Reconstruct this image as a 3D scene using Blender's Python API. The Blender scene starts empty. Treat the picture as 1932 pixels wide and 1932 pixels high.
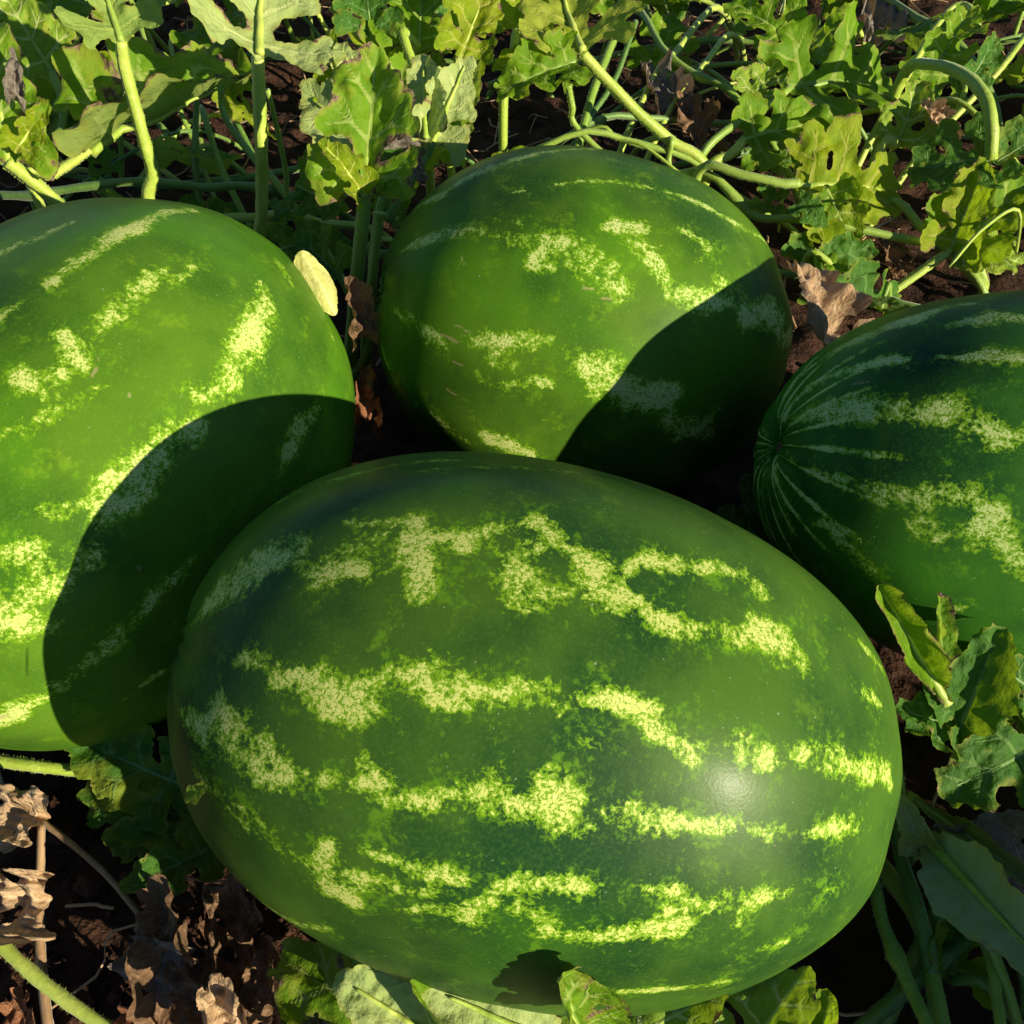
import bpy, math, random
import numpy as np
from mathutils import Vector, Matrix

SC = bpy.context.scene
COL = SC.collection
R = math.radians

# ------------------------------------------------------------------ camera
CAM_H, CAM_P = 0.605, 49.32
cd = bpy.data.cameras.new('camera'); cam = bpy.data.objects.new('camera', cd); COL.objects.link(cam)
cam.location = (0, 0, CAM_H); cam.rotation_euler = (R(90 - CAM_P), 0, 0)
cd.sensor_width = 36; cd.lens = 32.475; cd.clip_start = 0.02; cd.clip_end = 200
SC.camera = cam

# ------------------------------------------------------------------ sky and sun
SUN_AZ, SUN_EL = -37.4, 16.5
w = bpy.data.worlds.new('World'); SC.world = w; w.use_nodes = True
nt = w.node_tree; nt.nodes.clear()
sky = nt.nodes.new('ShaderNodeTexSky'); sky.sky_type = 'NISHITA'; sky.sun_disc = False; sky.dust_density = 0.0; sky.ozone_density = 4.0
sky.sun_elevation = R(SUN_EL); sky.sun_rotation = R(90 - SUN_AZ)
bg = nt.nodes.new('ShaderNodeBackground'); bg.inputs[1].default_value = 0.065
wo = nt.nodes.new('ShaderNodeOutputWorld')
nt.links.new(sky.outputs[0], bg.inputs[0]); nt.links.new(bg.outputs[0], wo.inputs[0])
ld = bpy.data.lights.new('sun', 'SUN'); ld.energy = 5.0; ld.angle = R(0.5); ld.color = (1, 0.88, 0.66)
sun = bpy.data.objects.new('sun', ld); COL.objects.link(sun)
SUNV = Vector((math.cos(R(SUN_EL)) * math.cos(R(SUN_AZ)), math.cos(R(SUN_EL)) * math.sin(R(SUN_AZ)), math.sin(R(SUN_EL))))
sun.rotation_euler = SUNV.to_track_quat('Z', 'Y').to_euler(); sun.location = SUNV * 5
vs = SC.view_settings; vs.view_transform = 'Standard'; vs.look = 'None'; vs.exposure = 0.74; vs.gamma = 1; vs.use_curve_mapping = False

# ------------------------------------------------------------------ helpers
def ray(px, py):
    f = 1742.84; x = (px - 966) / f; y = (966 - py) / f
    c, s = math.cos(R(CAM_P)), math.sin(R(CAM_P))
    return Vector((x, c + y * s, -s + y * c))
def at(px, py, z=None, y=None):
    d = ray(px, py)
    t = (z - CAM_H) / d.z if y is None else y / d.y
    return Vector((0, 0, CAM_H)) + d * t

def tag(o, label, cat, group=None):
    o['label'] = label; o['category'] = cat
    if group: o['group'] = group
    return o
def empty(name, loc=(0, 0, 0)):
    o = bpy.data.objects.new(name, None); o.location = loc; o.empty_display_size = 0.02; COL.objects.link(o); return o
def mesh_obj(name, verts, faces, mat, parent=None, smooth=True, attrs=None):
    me = bpy.data.meshes.new(name); me.from_pydata([tuple(v) for v in verts], [], [tuple(f) for f in faces])
    if smooth: me.polygons.foreach_set('use_smooth', [True] * len(me.polygons))
    for k, a in (attrs or {}).items():
        at_ = me.attributes.new(k, 'FLOAT', 'POINT'); at_.data.foreach_set('value', np.asarray(a, np.float32))
    me.materials.append(mat); me.update()
    o = bpy.data.objects.new(name, me); COL.objects.link(o)
    if parent:
        o.parent = parent
        o.matrix_parent_inverse = Matrix.Translation(parent.location).inverted() if not parent.parent else Matrix.Identity(4)
    return o

class NT:
    def __init__(s, name):
        s.m = bpy.data.materials.new(name); s.m.use_nodes = True; s.t = s.m.node_tree; s.t.nodes.clear()
        s.out = s.t.nodes.new('ShaderNodeOutputMaterial')
    def n(s, typ, ins=None, **kw):
        nd = s.t.nodes.new(typ)
        for k, v in kw.items(): setattr(nd, k, v)
        for k, v in (ins or {}).items(): s.set(nd.inputs[k], v)
        return nd
    def set(s, sock, v):
        if isinstance(v, bpy.types.NodeSocket): s.t.links.new(v, sock)
        elif isinstance(v, tuple) and len(v) == 3 and sock.type == 'RGBA': sock.default_value = (*v, 1)
        else: sock.default_value = v
    def math(s, op, a, b=0.0, c=None, clamp=False):
        nd = s.n('ShaderNodeMath', {0: a, 1: b}, operation=op, use_clamp=clamp)
        if c is not None: s.set(nd.inputs[2], c)
        return nd.outputs[0]
    def ss(s, x, lo, hi, a=0.0, b=1.0):
        return s.n('ShaderNodeMapRange', {0: x, 1: lo, 2: hi, 3: a, 4: b}, interpolation_type='SMOOTHSTEP').outputs[0]
    def mix(s, f, a, b):
        nd = s.n('ShaderNodeMix', data_type='RGBA'); s.set(nd.inputs[0], f); s.set(nd.inputs[6], a); s.set(nd.inputs[7], b); return nd.outputs[2]
    def noise(s, co, scale, detail=3, rough=0.55, dist=0.0, color=False):
        nd = s.n('ShaderNodeTexNoise', {'Vector': co, 'Scale': scale, 'Detail': detail, 'Roughness': rough, 'Distortion': dist}); return nd.outputs[1 if color else 0]
    def attr(s, name): return s.n('ShaderNodeAttribute', attribute_name=name).outputs['Fac']
    def obj(s): return s.n('ShaderNodeTexCoord').outputs['Object']
    def bump(s, h, strength, dist): return s.n('ShaderNodeBump', {'Height': h, 'Strength': strength, 'Distance': dist}).outputs[0]
    def done(s, shader): s.t.links.new(shader, s.out.inputs[0]); return s.m

def wave_noise(P, freq, rng, n=10):
    """cheap smooth pseudo noise in about -1..1, P is (N, d)"""
    P = np.asarray(P); o = np.zeros(len(P))
    for _ in range(n):
        k = rng.normal(size=P.shape[1]); k *= freq * rng.uniform(.6, 1.4) / np.linalg.norm(k)
        o += np.sin(P @ k + rng.uniform(0, 6.28))
    return o / math.sqrt(n) * .8

# ------------------------------------------------------------------ materials
def mat_rind(name, seed, dark, mid, pale, grad):
    t = NT(name); co0 = t.obj()
    co = t.n('ShaderNodeVectorMath', {0: co0, 1: (seed, seed * .7, -seed)}, operation='ADD').outputs[0]
    v = t.attr('stripe')
    wob = t.noise(co, 210, 2, .5, color=True)
    wco = t.n('ShaderNodeVectorMath', {0: co, 1: t.n('ShaderNodeVectorMath', {0: wob, 3: 0.005}, operation='SCALE').outputs[0]}, operation='ADD').outputs[0]
    n1 = t.noise(wco, 290, 4, .74); n2 = t.noise(co, 600, 3, .65)
    brk = t.noise(co, 48, 3, .65); low = t.noise(co, 9, 4, .6)
    crack = t.n('ShaderNodeTexVoronoi', {'Vector': wco, 'Scale': 430.0, 'Randomness': 1.0}, feature='DISTANCE_TO_EDGE').outputs[0]
    c1 = t.math('SUBTRACT', n1, .5); c2 = t.math('SUBTRACT', n2, .5); c3 = t.math('SUBTRACT', brk, .53)
    act = t.ss(v, 0.02, .30)
    m = t.math('ADD', v, t.math('MULTIPLY', act, t.math('ADD', t.math('MULTIPLY', c1, 3.4), t.math('ADD', t.math('MULTIPLY', c2, 1.2), t.math('MULTIPLY', c3, 3.4)))))
    halo = t.ss(m, .12, .66); pal = t.ss(m, .56, 1.02)
    cr = t.math('ADD', crack, t.math('ADD', t.math('MULTIPLY', c2, 1.0), t.math('ADD', t.math('MULTIPLY', c3, .35), t.math('MULTIPLY', t.math('SUBTRACT', v, .6), .12))))
    pal = t.math('MULTIPLY', pal, t.ss(cr, .035, .17, 0.0, 1.0))
    base = t.mix(t.ss(low, .35, .65), dark, mid)
    base = t.mix(t.math('MULTIPLY', t.ss(t.noise(co, 6.5, 3, .6), .50, .68), .6), base, (mid[0] * .95, mid[1] * 1.35, mid[2] * .55))
    base = t.mix(t.math('MULTIPLY', t.ss(n2, .42, .75), .25), base, (mid[0] * 1.7, mid[1] * 1.45, mid[2] * 1.6))
    # faint ghost mottling of lighter veins over the dark ground
    gh = t.math('MULTIPLY', t.ss(t.math('ADD', brk, t.math('MULTIPLY', c1, .6)), .55, .76), .42)
    base = t.mix(gh, base, (mid[0] * 2.2, mid[1] * 1.8, mid[2]))
    fl = t.ss(t.math('ADD', t.math('MULTIPLY', t.attr('near'), .40), t.math('ADD', t.math('MULTIPLY', c1, 2.4), t.math('MULTIPLY', c3, 1.8))), .34, .72)
    base = t.mix(t.math('MULTIPLY', t.math('MULTIPLY', fl, t.ss(t.attr('near'), .05, .5)), .6), base, (.095, .235, .010))
    col = t.mix(t.math('MULTIPLY', halo, .9), base, (.155, .315, .009))
    col = t.mix(pal, col, t.mix(t.ss(n2, .3, .7), pale, (pale[0] * .70, pale[1] * .84, pale[2] * .5)))
    col = t.mix(t.math('MULTIPLY', t.ss(t.math('ADD', t.attr('scar'), t.math('MULTIPLY', c1, .9)), .45, .8), .5), col, (.34, .28, .14))
    mud = t.math('MULTIPLY', t.attr('mud'), t.ss(t.math('ADD', brk, t.math('MULTIPLY', c2, .8)), .42, .62))
    col = t.mix(t.math('MULTIPLY', mud, .75), col, (.14, .085, .055))
    sp = t.ss(t.noise(co, 520, 1, .5), .76, .82)
    col = t.mix(t.math('MULTIPLY', sp, .35), col, (.5, .5, .38))
    rough = t.math('ADD', t.math('ADD', t.math('MULTIPLY', low, .14), .28), t.math('MULTIPLY', n1, .12))
    b = t.bump(t.math('ADD', t.math('MULTIPLY', n2, .6), t.math('MULTIPLY', pal, .35)), .16, .0006)
    p = t.n('ShaderNodeBsdfPrincipled', {'Base Color': col, 'Roughness': rough, 'Normal': b, 'Specular IOR Level': .065, 'Coat Weight': .032, 'Coat Roughness': .21, 'Coat Normal': b})
    return t.done(p.outputs[0])

def mat_soil():
    t = NT('soil_earth'); co = t.obj()
    a = t.noise(co, 22, 6, .65); b = t.noise(co, 140, 4, .6); c = t.noise(co, 3, 3)
    col = t.mix(t.ss(a, .3, .72), (.022, .012, .008), (.085, .042, .026))
    col = t.mix(t.math('MULTIPLY', t.ss(b, .55, .8), .6), col, (.12, .07, .045))
    col = t.mix(t.math('MULTIPLY', t.ss(c, .5, .7), .4), col, (.05, .022, .013))
    h = t.math('ADD', t.math('MULTIPLY', a, 2.0), b)
    p = t.n('ShaderNodeBsdfPrincipled', {'Base Color': col, 'Roughness': .95, 'Specular IOR Level': .12, 'Normal': t.bump(h, .9, .006)})
    return t.done(p.outputs[0])

def mat_leaf(name, top, top2, under, vein, brown_amt, trans=.34, bumpk=.75):
    t = NT(name); co = t.obj(); uv = t.n('ShaderNodeUVMap').outputs[0]
    rnd = t.n('ShaderNodeObjectInfo').outputs['Random']
    vn = t.attr('vein'); ed = t.attr('edge')
    off = t.n('ShaderNodeVectorMath', {0: uv, 1: t.n('ShaderNodeCombineXYZ', {0: t.math('MULTIPLY', rnd, 37.0), 1: t.math('MULTIPLY', rnd, 91.0)}).outputs[0]}, operation='ADD').outputs[0]
    n1 = t.noise(off, 5, 4, .6); n2 = t.noise(off, 38, 4, .6); n3 = t.noise(off, 2.2, 2)
    col = t.mix(t.ss(n1, .3, .7), top, top2)
    col = t.mix(t.math('MULTIPLY', t.ss(n2, .5, .75), .3), col, (top2[0] * 1.5, top2[1] * 1.25, top2[2]))
    col = t.mix(t.math('MULTIPLY', t.ss(t.math('ADD', n3, t.math('MULTIPLY', rnd, .25)), .68, .85), .5), col, (.30, .32, .03))
    back = t.mix(t.ss(n1, .25, .75), under, (under[0] * .75, under[1] * .85, under[2] * .7))
    bf = t.n('ShaderNodeNewGeometry').outputs['Backfacing']
    col = t.mix(bf, col, back)
    vm = t.ss(vn, .25, .75)
    col = t.mix(t.math('MULTIPLY', vm, .75), col, vein)
    # scorched margin and spots
    e = t.math('ADD', ed, t.math('MULTIPLY', t.math('SUBTRACT', t.noise(off, 4.5, 4, .65), .5), .20))
    br = t.ss(e, brown_amt - .010, brown_amt + .008, 1.0, 0.0)
    sp = t.math('MULTIPLY', t.ss(t.noise(off, 9, 2, .5), .76, .80), .5)
    yl = t.ss(e, brown_amt, brown_amt + .05, .5, 0.0)
    col = t.mix(yl, col, (.34, .34, .05))
    brn = t.mix(t.ss(n2, .35, .65), (.07, .042, .028), (.34, .24, .15))
    bm = t.math('MAXIMUM', br, sp)
    col = t.mix(bm, col, brn)
    cell = t.n('ShaderNodeTexVoronoi', {'Vector': off, 'Scale': 17.0}, feature='SMOOTH_F1').outputs[0]
    h = t.math('ADD', t.math('MULTIPLY', vm, .5), t.math('ADD', t.math('MULTIPLY', n2, .8), t.math('MULTIPLY', cell, -1.2)))
    nb = t.bump(h, bumpk, .0018)
    d = t.n('ShaderNodeBsdfPrincipled', {'Base Color': col, 'Roughness': .55, 'Specular IOR Level': .16, 'Normal': nb})
    tc = t.mix(bm, t.mix(.6, col, (.48, .70, .02)), (.12, .06, .02))
    tr = t.n('ShaderNodeBsdfTranslucent', {'Color': tc, 'Normal': nb})
    ms = t.n('ShaderNodeMixShader', {0: trans, 1: d.outputs[0], 2: tr.outputs[0]})
    return t.done(ms.outputs[0])

def mat_stem(name, a, b):
    t = NT(name); co = t.obj(); rnd = t.n('ShaderNodeObjectInfo').outputs['Random']
    n1 = t.noise(co, 25, 3); n2 = t.noise(co, 260, 3, .6)
    col = t.mix(t.ss(t.math('ADD', n1, t.math('MULTIPLY', t.math('SUBTRACT', rnd, .5), .35)), .35, .65), a, b)
    col = t.mix(t.math('MULTIPLY', t.ss(n2, .5, .75), .35), col, (b[0] * 1.5, b[1] * 1.4, b[2] * 1.8))
    p = t.n('ShaderNodeBsdfPrincipled', {'Base Color': col, 'Roughness': .5, 'Normal': t.bump(n2, .5, .0008), 'Sheen Weight': .2, 'Sheen Roughness': .4})
    return t.done(p.outputs[0])

def mat_dry(name, a, b, c):
    t = NT(name); uv = t.n('ShaderNodeUVMap').outputs[0]; rnd = t.n('ShaderNodeObjectInfo').outputs['Random']
    off = t.n('ShaderNodeVectorMath', {0: uv, 1: t.n('ShaderNodeCombineXYZ', {0: t.math('MULTIPLY', rnd, 37.0), 1: t.math('MULTIPLY', rnd, 91.0)}).outputs[0]}, operation='ADD').outputs[0]
    n1 = t.noise(off, 3.5, 4, .6); n2 = t.noise(off, 28, 5, .65); vn = t.attr('vein')
    col = t.mix(t.ss(n1, .3, .68), a, b)
    col = t.mix(t.math('MULTIPLY', t.ss(n2, .45, .75), .6), col, c)
    col = t.mix(t.math('MULTIPLY', t.ss(vn, .4, .9), .6), col, (c[0] * 1.1, c[1] * 1.05, c[2]))
    cell = t.n('ShaderNodeTexVoronoi', {'Vector': off, 'Scale': 20.0}, feature='DISTANCE_TO_EDGE').outputs[0]
    h = t.math('ADD', n2, t.math('ADD', t.math('MULTIPLY', vn, .8), t.math('MULTIPLY', t.ss(cell, 0.0, .4), .4)))
    nb = t.bump(h, .7, .0016)
    d = t.n('ShaderNodeBsdfPrincipled', {'Base Color': col, 'Roughness': .75, 'Specular IOR Level': .2, 'Normal': nb})
    tr = t.n('ShaderNodeBsdfTranslucent', {'Color': t.mix(.5, col, (.4, .2, .06)), 'Normal': nb})
    ms = t.n('ShaderNodeMixShader', {0: .18, 1: d.outputs[0], 2: tr.outputs[0]})
    return t.done(ms.outputs[0])

M_SOIL = mat_soil()
LEAF = {
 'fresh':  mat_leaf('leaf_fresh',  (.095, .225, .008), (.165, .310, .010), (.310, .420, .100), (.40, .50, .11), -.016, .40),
 'pale':   mat_leaf('leaf_pale',   (.150, .270, .020), (.215, .340, .030), (.400, .480, .170), (.52, .58, .22), -.006, .26),
 'yellow': mat_leaf('leaf_yellow', (.190, .310, .008), (.300, .390, .012), (.400, .470, .060), (.50, .52, .10), -.008, .45),
 'scorch': mat_leaf('leaf_scorch', (.105, .240, .010), (.170, .320, .014), (.330, .420, .110), (.40, .50, .13), .006, .38),
 'grey':   mat_leaf('leaf_grey',   (.150, .200, .070), (.200, .240, .100), (.330, .370, .200), (.30, .36, .20), -.012, .10),
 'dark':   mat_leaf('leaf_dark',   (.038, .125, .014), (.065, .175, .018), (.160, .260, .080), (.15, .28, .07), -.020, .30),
 'straw':  mat_leaf('leaf_straw',  (.600, .600, .170), (.680, .670, .250), (.680, .680, .260), (.74, .72, .36), -.030, .25, .45),
}
STEM = {'green': mat_stem('stem_green', (.17, .29, .03), (.26, .38, .055)), 'pale': mat_stem('stem_pale', (.28, .40, .04), (.40, .49, .08)),
        'dark': mat_stem('stem_dark', (.085, .18, .03), (.15, .26, .045)), 'dry': mat_stem('stem_dry', (.25, .15, .07), (.40, .26, .13))}
DRY = {'tan': mat_dry('dry_tan', (.40, .25, .13), (.54, .38, .22), (.64, .50, .32)), 'brown': mat_dry('dry_brown', (.12, .066, .034), (.22, .130, .070), (.36, .24, .14)),
       'rust': mat_dry('dry_rust', (.20, .075, .035), (.30, .13, .06), (.42, .24, .13)), 'grey': mat_dry('dry_grey', (.14, .12, .10), (.22, .19, .15), (.34, .30, .24)),
       'straw': mat_dry('dry_straw', (.52, .50, .13), (.62, .59, .20), (.68, .65, .28))}

# ------------------------------------------------------------------ ground
rng = np.random.default_rng(11)
def axis_pts(lo, hi, step, far):
    a = np.arange(lo, hi + 1e-6, step); l = lo - np.geomspace(.02, far, 26); r = hi + np.geomspace(.02, far, 26)
    return np.concatenate([l[::-1], a, r])
gx = axis_pts(-1.15, 1.15, .0095, 40); gy = axis_pts(-.12, 2.0, .0095, 40)
X, Y = np.meshgrid(gx, gy); P = np.stack([X.ravel(), Y.ravel()], 1)
Zg = .010 * wave_noise(P, 9, rng) + .006 * np.abs(wave_noise(P, 34, rng)) + .004 * wave_noise(P, 90, rng) + .0022 * wave_noise(P, 210, rng)
Zg *= np.clip(2.5 - np.hypot(P[:, 0], P[:, 1] - .8), 0.1, 1)
Zg -= .006
def ground_z(x, y):
    i = int(np.argmin(abs(gx - x))); j = int(np.argmin(abs(gy - y))); return float(Zg[j * len(gx) + i])
nx_, ny_ = len(gx), len(gy)
idx = np.arange(nx_ * ny_).reshape(ny_, nx_)
F = np.stack([idx[:-1, :-1], idx[:-1, 1:], idx[1:, 1:], idx[1:, :-1]], -1).reshape(-1, 4)
me = bpy.data.meshes.new('soil_ground'); me.from_pydata(np.column_stack([P, Zg]).tolist(), [], F.tolist())
me.polygons.foreach_set('use_smooth', [True] * len(me.polygons)); me.materials.append(M_SOIL)
soil = bpy.data.objects.new('soil_ground', me); COL.objects.link(soil); soil['kind'] = 'structure'

# ------------------------------------------------------------------ watermelons
STROKES = {
 'F': [
  [0.5,-139.4,105.8,3.0,5.7,-127.9,112.9,0.2,6.7,-113.0,120.3,-1.4,5.6],
  [0.5,-152.9,95.7,2.2,3.8,-137.7,106.3,12.1,4.0],
  [0.5,-74.4,132.8,-9.2,4.0,-66.0,134.9,-4.0,4.3],
  [0.35,-153.5,82.5,47.4,2.7,-126.9,97.7,57.7,3.2,-100.1,111.3,58.1,3.4],
  [0.35,-65.9,120.4,61.1,3.1,-49.4,123.8,60.4,3.1,-27.8,127.1,58.5,2.8],
  [0.35,22.9,124.0,65.5,2.6,42.6,124.4,61.2,3.1,73.2,120.3,57.8,3.2],
  [0.35,-130.7,67.5,88.5,3.6,-107.6,80.8,92.2,3.5,-86.6,86.9,96.6,3.5,-66.9,94.4,96.2,3.5,-43.6,100.5,95.3,3.5,-8.2,105.4,93.2,3.2,33.9,106.5,90.0,2.7,87.1,101.8,80.5,2.6],
  [0.35,-123.3,38.9,108.6,3.1,-107.0,49.9,112.3,3.7],
  [0.35,-48.0,63.1,122.7,3.3,-38.3,71.9,119.1,3.3],
  [0.3,-170.8,21.0,74.4,2.2,-144.1,39.0,94.9,2.8,-127.1,45.8,103.7,2.7],
  [1.0,-190.1,39.5,12.4,3.4,-182.7,58.5,7.3,6.4,-172.1,75.6,2.7,9.0,-159.7,89.4,-2.3,7.4,-148.4,99.2,-5.3,5.2],
  [1.0,-140.1,104.4,14.6,4.2,-129.2,111.7,10.1,5.0,-116.5,117.8,14.5,4.1,-104.8,123.7,2.6,8.2,-100.8,123.7,19.6,6.4],
  [1.0,-133.1,109.0,-14.0,2.1,-117.5,117.6,-12.7,2.4,-103.5,123.6,-12.9,3.4],
  [1.0,-95.0,127.1,-6.6,3.0,-83.6,130.7,-3.4,4.9,-74.5,132.6,-11.5,3.0],
  [1.0,-68.0,134.0,-12.7,2.5,-53.0,136.0,-18.4,4.2,-44.4,138.0,-11.1,4.2,-62.4,135.7,1.6,4.9,-58.1,135.7,14.5,8.8,-46.6,137.2,16.0,6.4],
  [1.0,-40.9,138.6,-7.5,3.3,-28.8,139.9,0.1,7.5,-21.6,139.8,12.1,7.4,-12.8,140.1,11.7,4.1],
  [1.0,-14.6,140.6,-1.8,3.4,0.6,140.3,-11.1,4.3,18.1,139.9,-12.6,3.2,28.9,138.7,-17.9,2.7,45.9,136.9,-18.9,3.3,57.7,136.0,-12.1,3.7,61.7,135.5,-9.3,2.2],
  [1.0,-7.5,140.2,12.1,3.3,1.6,139.5,18.9,4.7,18.2,139.3,18.0,4.2,31.7,139.0,14.0,3.8],
  [1.0,37.5,138.2,15.9,4.3,54.8,136.8,6.2,5.4,63.1,135.1,11.0,8.1,76.3,131.8,15.6,5.5],
  [0.55,-167.8,53.8,-60.4,2.0,-150.5,76.5,-60.8,2.3,-130.8,92.0,-62.5,1.9,-99.7,101.8,-73.6,1.9,-85.7,108.9,-71.4,1.5],
  [0.55,-110.6,109.5,-52.4,1.5,-74.0,118.5,-60.8,3.0,-45.5,121.0,-66.9,2.6,-24.5,119.1,-73.8,1.9],
  [0.8,104.4,122.8,-16.3,1.6,119.8,116.1,-15.7,2.5,148.5,98.0,-15.4,2.2],
  [0.8,120.9,116.2,10.0,3.6,135.4,108.0,10.6,2.9],
  [0.8,-164.2,72.3,44.5,2.7,-153.9,82.9,45.9,4.2],
  [1.0,-147.0,83.7,55.5,3.6,-136.9,91.3,56.9,5.7,-124.0,96.1,63.2,7.2,-113.7,97.6,69.9,6.3,-113.5,93.9,74.8,2.4],
  [1.0,-114.5,102.2,62.2,4.7,-103.9,102.5,69.9,1.9],
  [1.0,-100.7,112.4,55.4,3.9,-89.1,116.3,56.2,8.5,-75.2,119.0,59.3,5.4,-65.9,120.4,61.1,4.3],
  [1.0,-85.6,113.4,64.1,3.9,-70.7,116.9,65.6,2.3],
  [0.9,-63.0,121.2,60.8,3.4,-51.5,124.7,57.9,3.9,-40.7,126.2,57.8,4.4,-36.2,123.7,63.9,2.3],
  [1.0,-28.1,127.7,57.1,2.5,-13.7,129.3,55.2,4.0,-0.0,129.1,56.1,4.0,6.7,129.7,54.7,2.3],
  [1.0,2.7,126.8,61.2,3.9,13.8,124.9,64.6,3.6,23.8,121.8,69.4,3.3],
  [0.42,-23.3,120.8,71.2,2.2,-14.9,120.4,72.5,1.3],
  [0.9,39.6,127.7,54.7,1.4,45.9,125.7,57.6,3.4,47.5,121.4,65.7,4.3,60.5,122.2,59.7,4.4,65.9,123.8,53.9,2.6],
  [0.9,72.9,121.0,56.4,3.9,91.3,117.3,52.5,5.1,110.0,111.1,49.4,4.8,141.2,96.6,40.3,4.5,147.2,90.5,43.4,2.5],
  [1.0,-180.9,31.5,53.8,3.7,-170.0,42.4,65.7,5.3,-168.0,58.9,55.1,2.6],
  [1.0,-162.3,58.5,64.3,6.0,-153.2,59.2,74.8,8.5,-139.1,64.6,84.1,8.3,-130.7,67.5,88.5,4.9],
  [0.8,-128.3,70.8,87.7,2.5,-116.5,77.2,90.2,2.6,-104.6,81.9,92.8,2.9],
  [1.0,-102.7,89.4,86.7,3.9,-95.6,88.6,91.2,3.5,-103.5,83.2,92.3,3.2],
  [0.8,-86.6,86.9,96.6,2.4,-76.5,90.2,97.3,3.5,-70.3,94.9,94.7,2.8,-61.9,97.8,94.1,4.7,-53.1,103.7,89.9,6.3,-48.6,100.8,94.1,4.7],
  [1.0,-43.4,100.0,95.9,3.9,-32.9,105.6,91.2,7.9,-22.3,103.6,94.5,7.2,-14.4,100.7,98.1,4.0],
  [0.9,-54.7,107.2,85.3,1.9,-54.5,103.3,90.0,2.2],
  [1.0,-37.9,109.5,85.9,2.4,-32.9,105.6,91.2,3.2],
  [1.0,-8.0,105.0,93.8,3.5,-0.6,107.0,91.5,4.1,11.5,106.4,92.0,4.1,21.8,106.3,91.5,4.2,34.2,106.0,90.6,2.0],
  [1.0,-3.4,109.7,88.3,1.6,-0.6,107.0,91.5,2.3],
  [1.0,42.1,108.3,86.7,2.7,51.7,107.2,86.0,3.8,68.6,103.2,86.2,2.7],
  [0.9,87.1,101.8,80.5,1.8,103.3,99.3,74.8,3.8,119.1,95.4,68.6,4.9],
  [0.65,-154.0,29.6,90.0,1.8,-142.8,34.0,97.7,3.5,-131.8,36.2,104.5,5.2,-123.3,38.9,108.6,2.8],
  [0.9,-106.6,59.5,107.7,3.3,-107.4,45.4,114.0,5.1,-101.9,38.5,118.8,6.1,-91.4,37.7,122.8,3.8],
  [1.0,-95.3,50.8,116.6,5.9,-85.6,57.3,116.9,4.2,-79.0,57.5,118.9,3.3],
  [1.0,-94.6,64.2,110.1,2.3,-82.6,67.9,112.1,2.6,-70.0,69.3,114.8,4.1,-57.7,71.4,116.3,3.6,-51.5,72.2,117.0,1.6],
  [1.0,-75.7,57.5,119.8,2.0,-64.5,63.3,119.6,2.7],
  [1.0,-72.2,46.8,125.2,1.4,-59.4,58.1,123.2,3.0,-48.2,59.1,124.6,5.1,-38.4,54.8,127.8,2.4],
  [1.0,-40.9,74.3,117.2,3.0,-30.7,77.4,116.4,4.9,-19.4,81.7,114.2,3.6,-4.4,81.7,114.6,4.0],
  [1.0,-28.3,71.5,120.3,4.7,-19.1,65.1,124.4,4.8,-7.8,62.1,126.3,3.1,6.2,65.0,124.8,3.5,19.9,69.1,122.2,3.5,32.5,72.2,119.5,4.9,43.0,76.1,115.8,3.9],
  [0.9,13.9,86.0,111.2,1.2,29.4,86.2,110.1,2.7,39.3,83.8,110.8,5.2,32.8,78.9,115.1,3.8],
  [1.0,47.8,81.0,111.7,2.5,60.0,82.2,108.4,5.7,73.1,82.7,104.8,4.0,88.5,83.2,99.1,2.2],
  [1.0,65.8,74.7,112.5,2.6,65.5,78.8,109.7,2.5],
  [0.7,108.1,78.1,94.3,1.2,118.8,75.0,90.6,1.6],
  [0.8,83.2,60.1,116.3,1.3,97.7,59.5,111.5,1.9],
  [0.8,-133.0,-34.1,104.5,2.0,-113.3,-25.0,117.6,3.6,-94.5,-0.0,127.5,2.6],
  [0.85,25.7,24.7,137.9,2.3,52.6,30.7,133.8,2.7,79.1,35.4,127.2,2.8,89.0,35.7,124.2,1.6],
  [0.7,137.7,42.2,98.4,1.7,157.0,32.7,86.1,1.8],
 ],
 'L': [
  [0.35,-44.5,138.2,53.7,4.0,-29.8,141.2,51.0,4.0,-5.9,140.6,56.2,4.4],
  [0.35,-76.2,132.9,48.7,3.5,-58.5,132.1,61.9,3.5,-36.9,131.1,71.6,3.2],
  [0.35,-106.6,108.3,73.1,4.2,-96.7,106.8,82.2,4.2],
  [0.75,28.9,147.1,-30.3,3.7,42.7,146.7,-23.5,4.2,61.0,144.4,-16.1,2.9,71.0,142.6,-10.9,1.7],
  [1.0,10.5,150.1,18.8,4.3,29.2,148.6,21.6,4.7,54.3,144.7,23.9,5.6,78.4,138.3,27.1,5.2,105.7,128.4,26.3,3.4,128.5,115.2,30.7,2.6],
  [0.7,-21.1,150.6,7.8,2.7,-8.3,151.0,10.6,2.7],
  [1.0,-51.8,141.6,39.9,6.3,-48.8,139.1,49.6,7.2,-41.4,139.3,52.2,4.5],
  [0.9,-23.9,143.3,46.3,6.4,-28.3,140.4,53.4,5.4,-30.0,137.3,60.6,3.6],
  [0.9,-4.2,141.0,55.3,5.2,13.0,139.8,57.6,6.0,30.5,138.3,58.1,5.4,49.9,134.2,61.0,5.5],
  [0.6,43.6,132.0,67.9,4.8,67.4,126.5,68.6,2.0],
  [1.0,-82.5,133.2,42.2,3.2,-75.6,132.7,49.9,3.9,-64.9,132.7,57.2,3.9],
  [1.0,-9.8,108.5,105.4,5.5,1.5,101.5,112.4,7.4,26.1,99.6,112.7,10.4,47.0,99.1,109.8,8.7,68.7,98.2,104.7,6.9,89.7,98.0,96.2,4.5],
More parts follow.
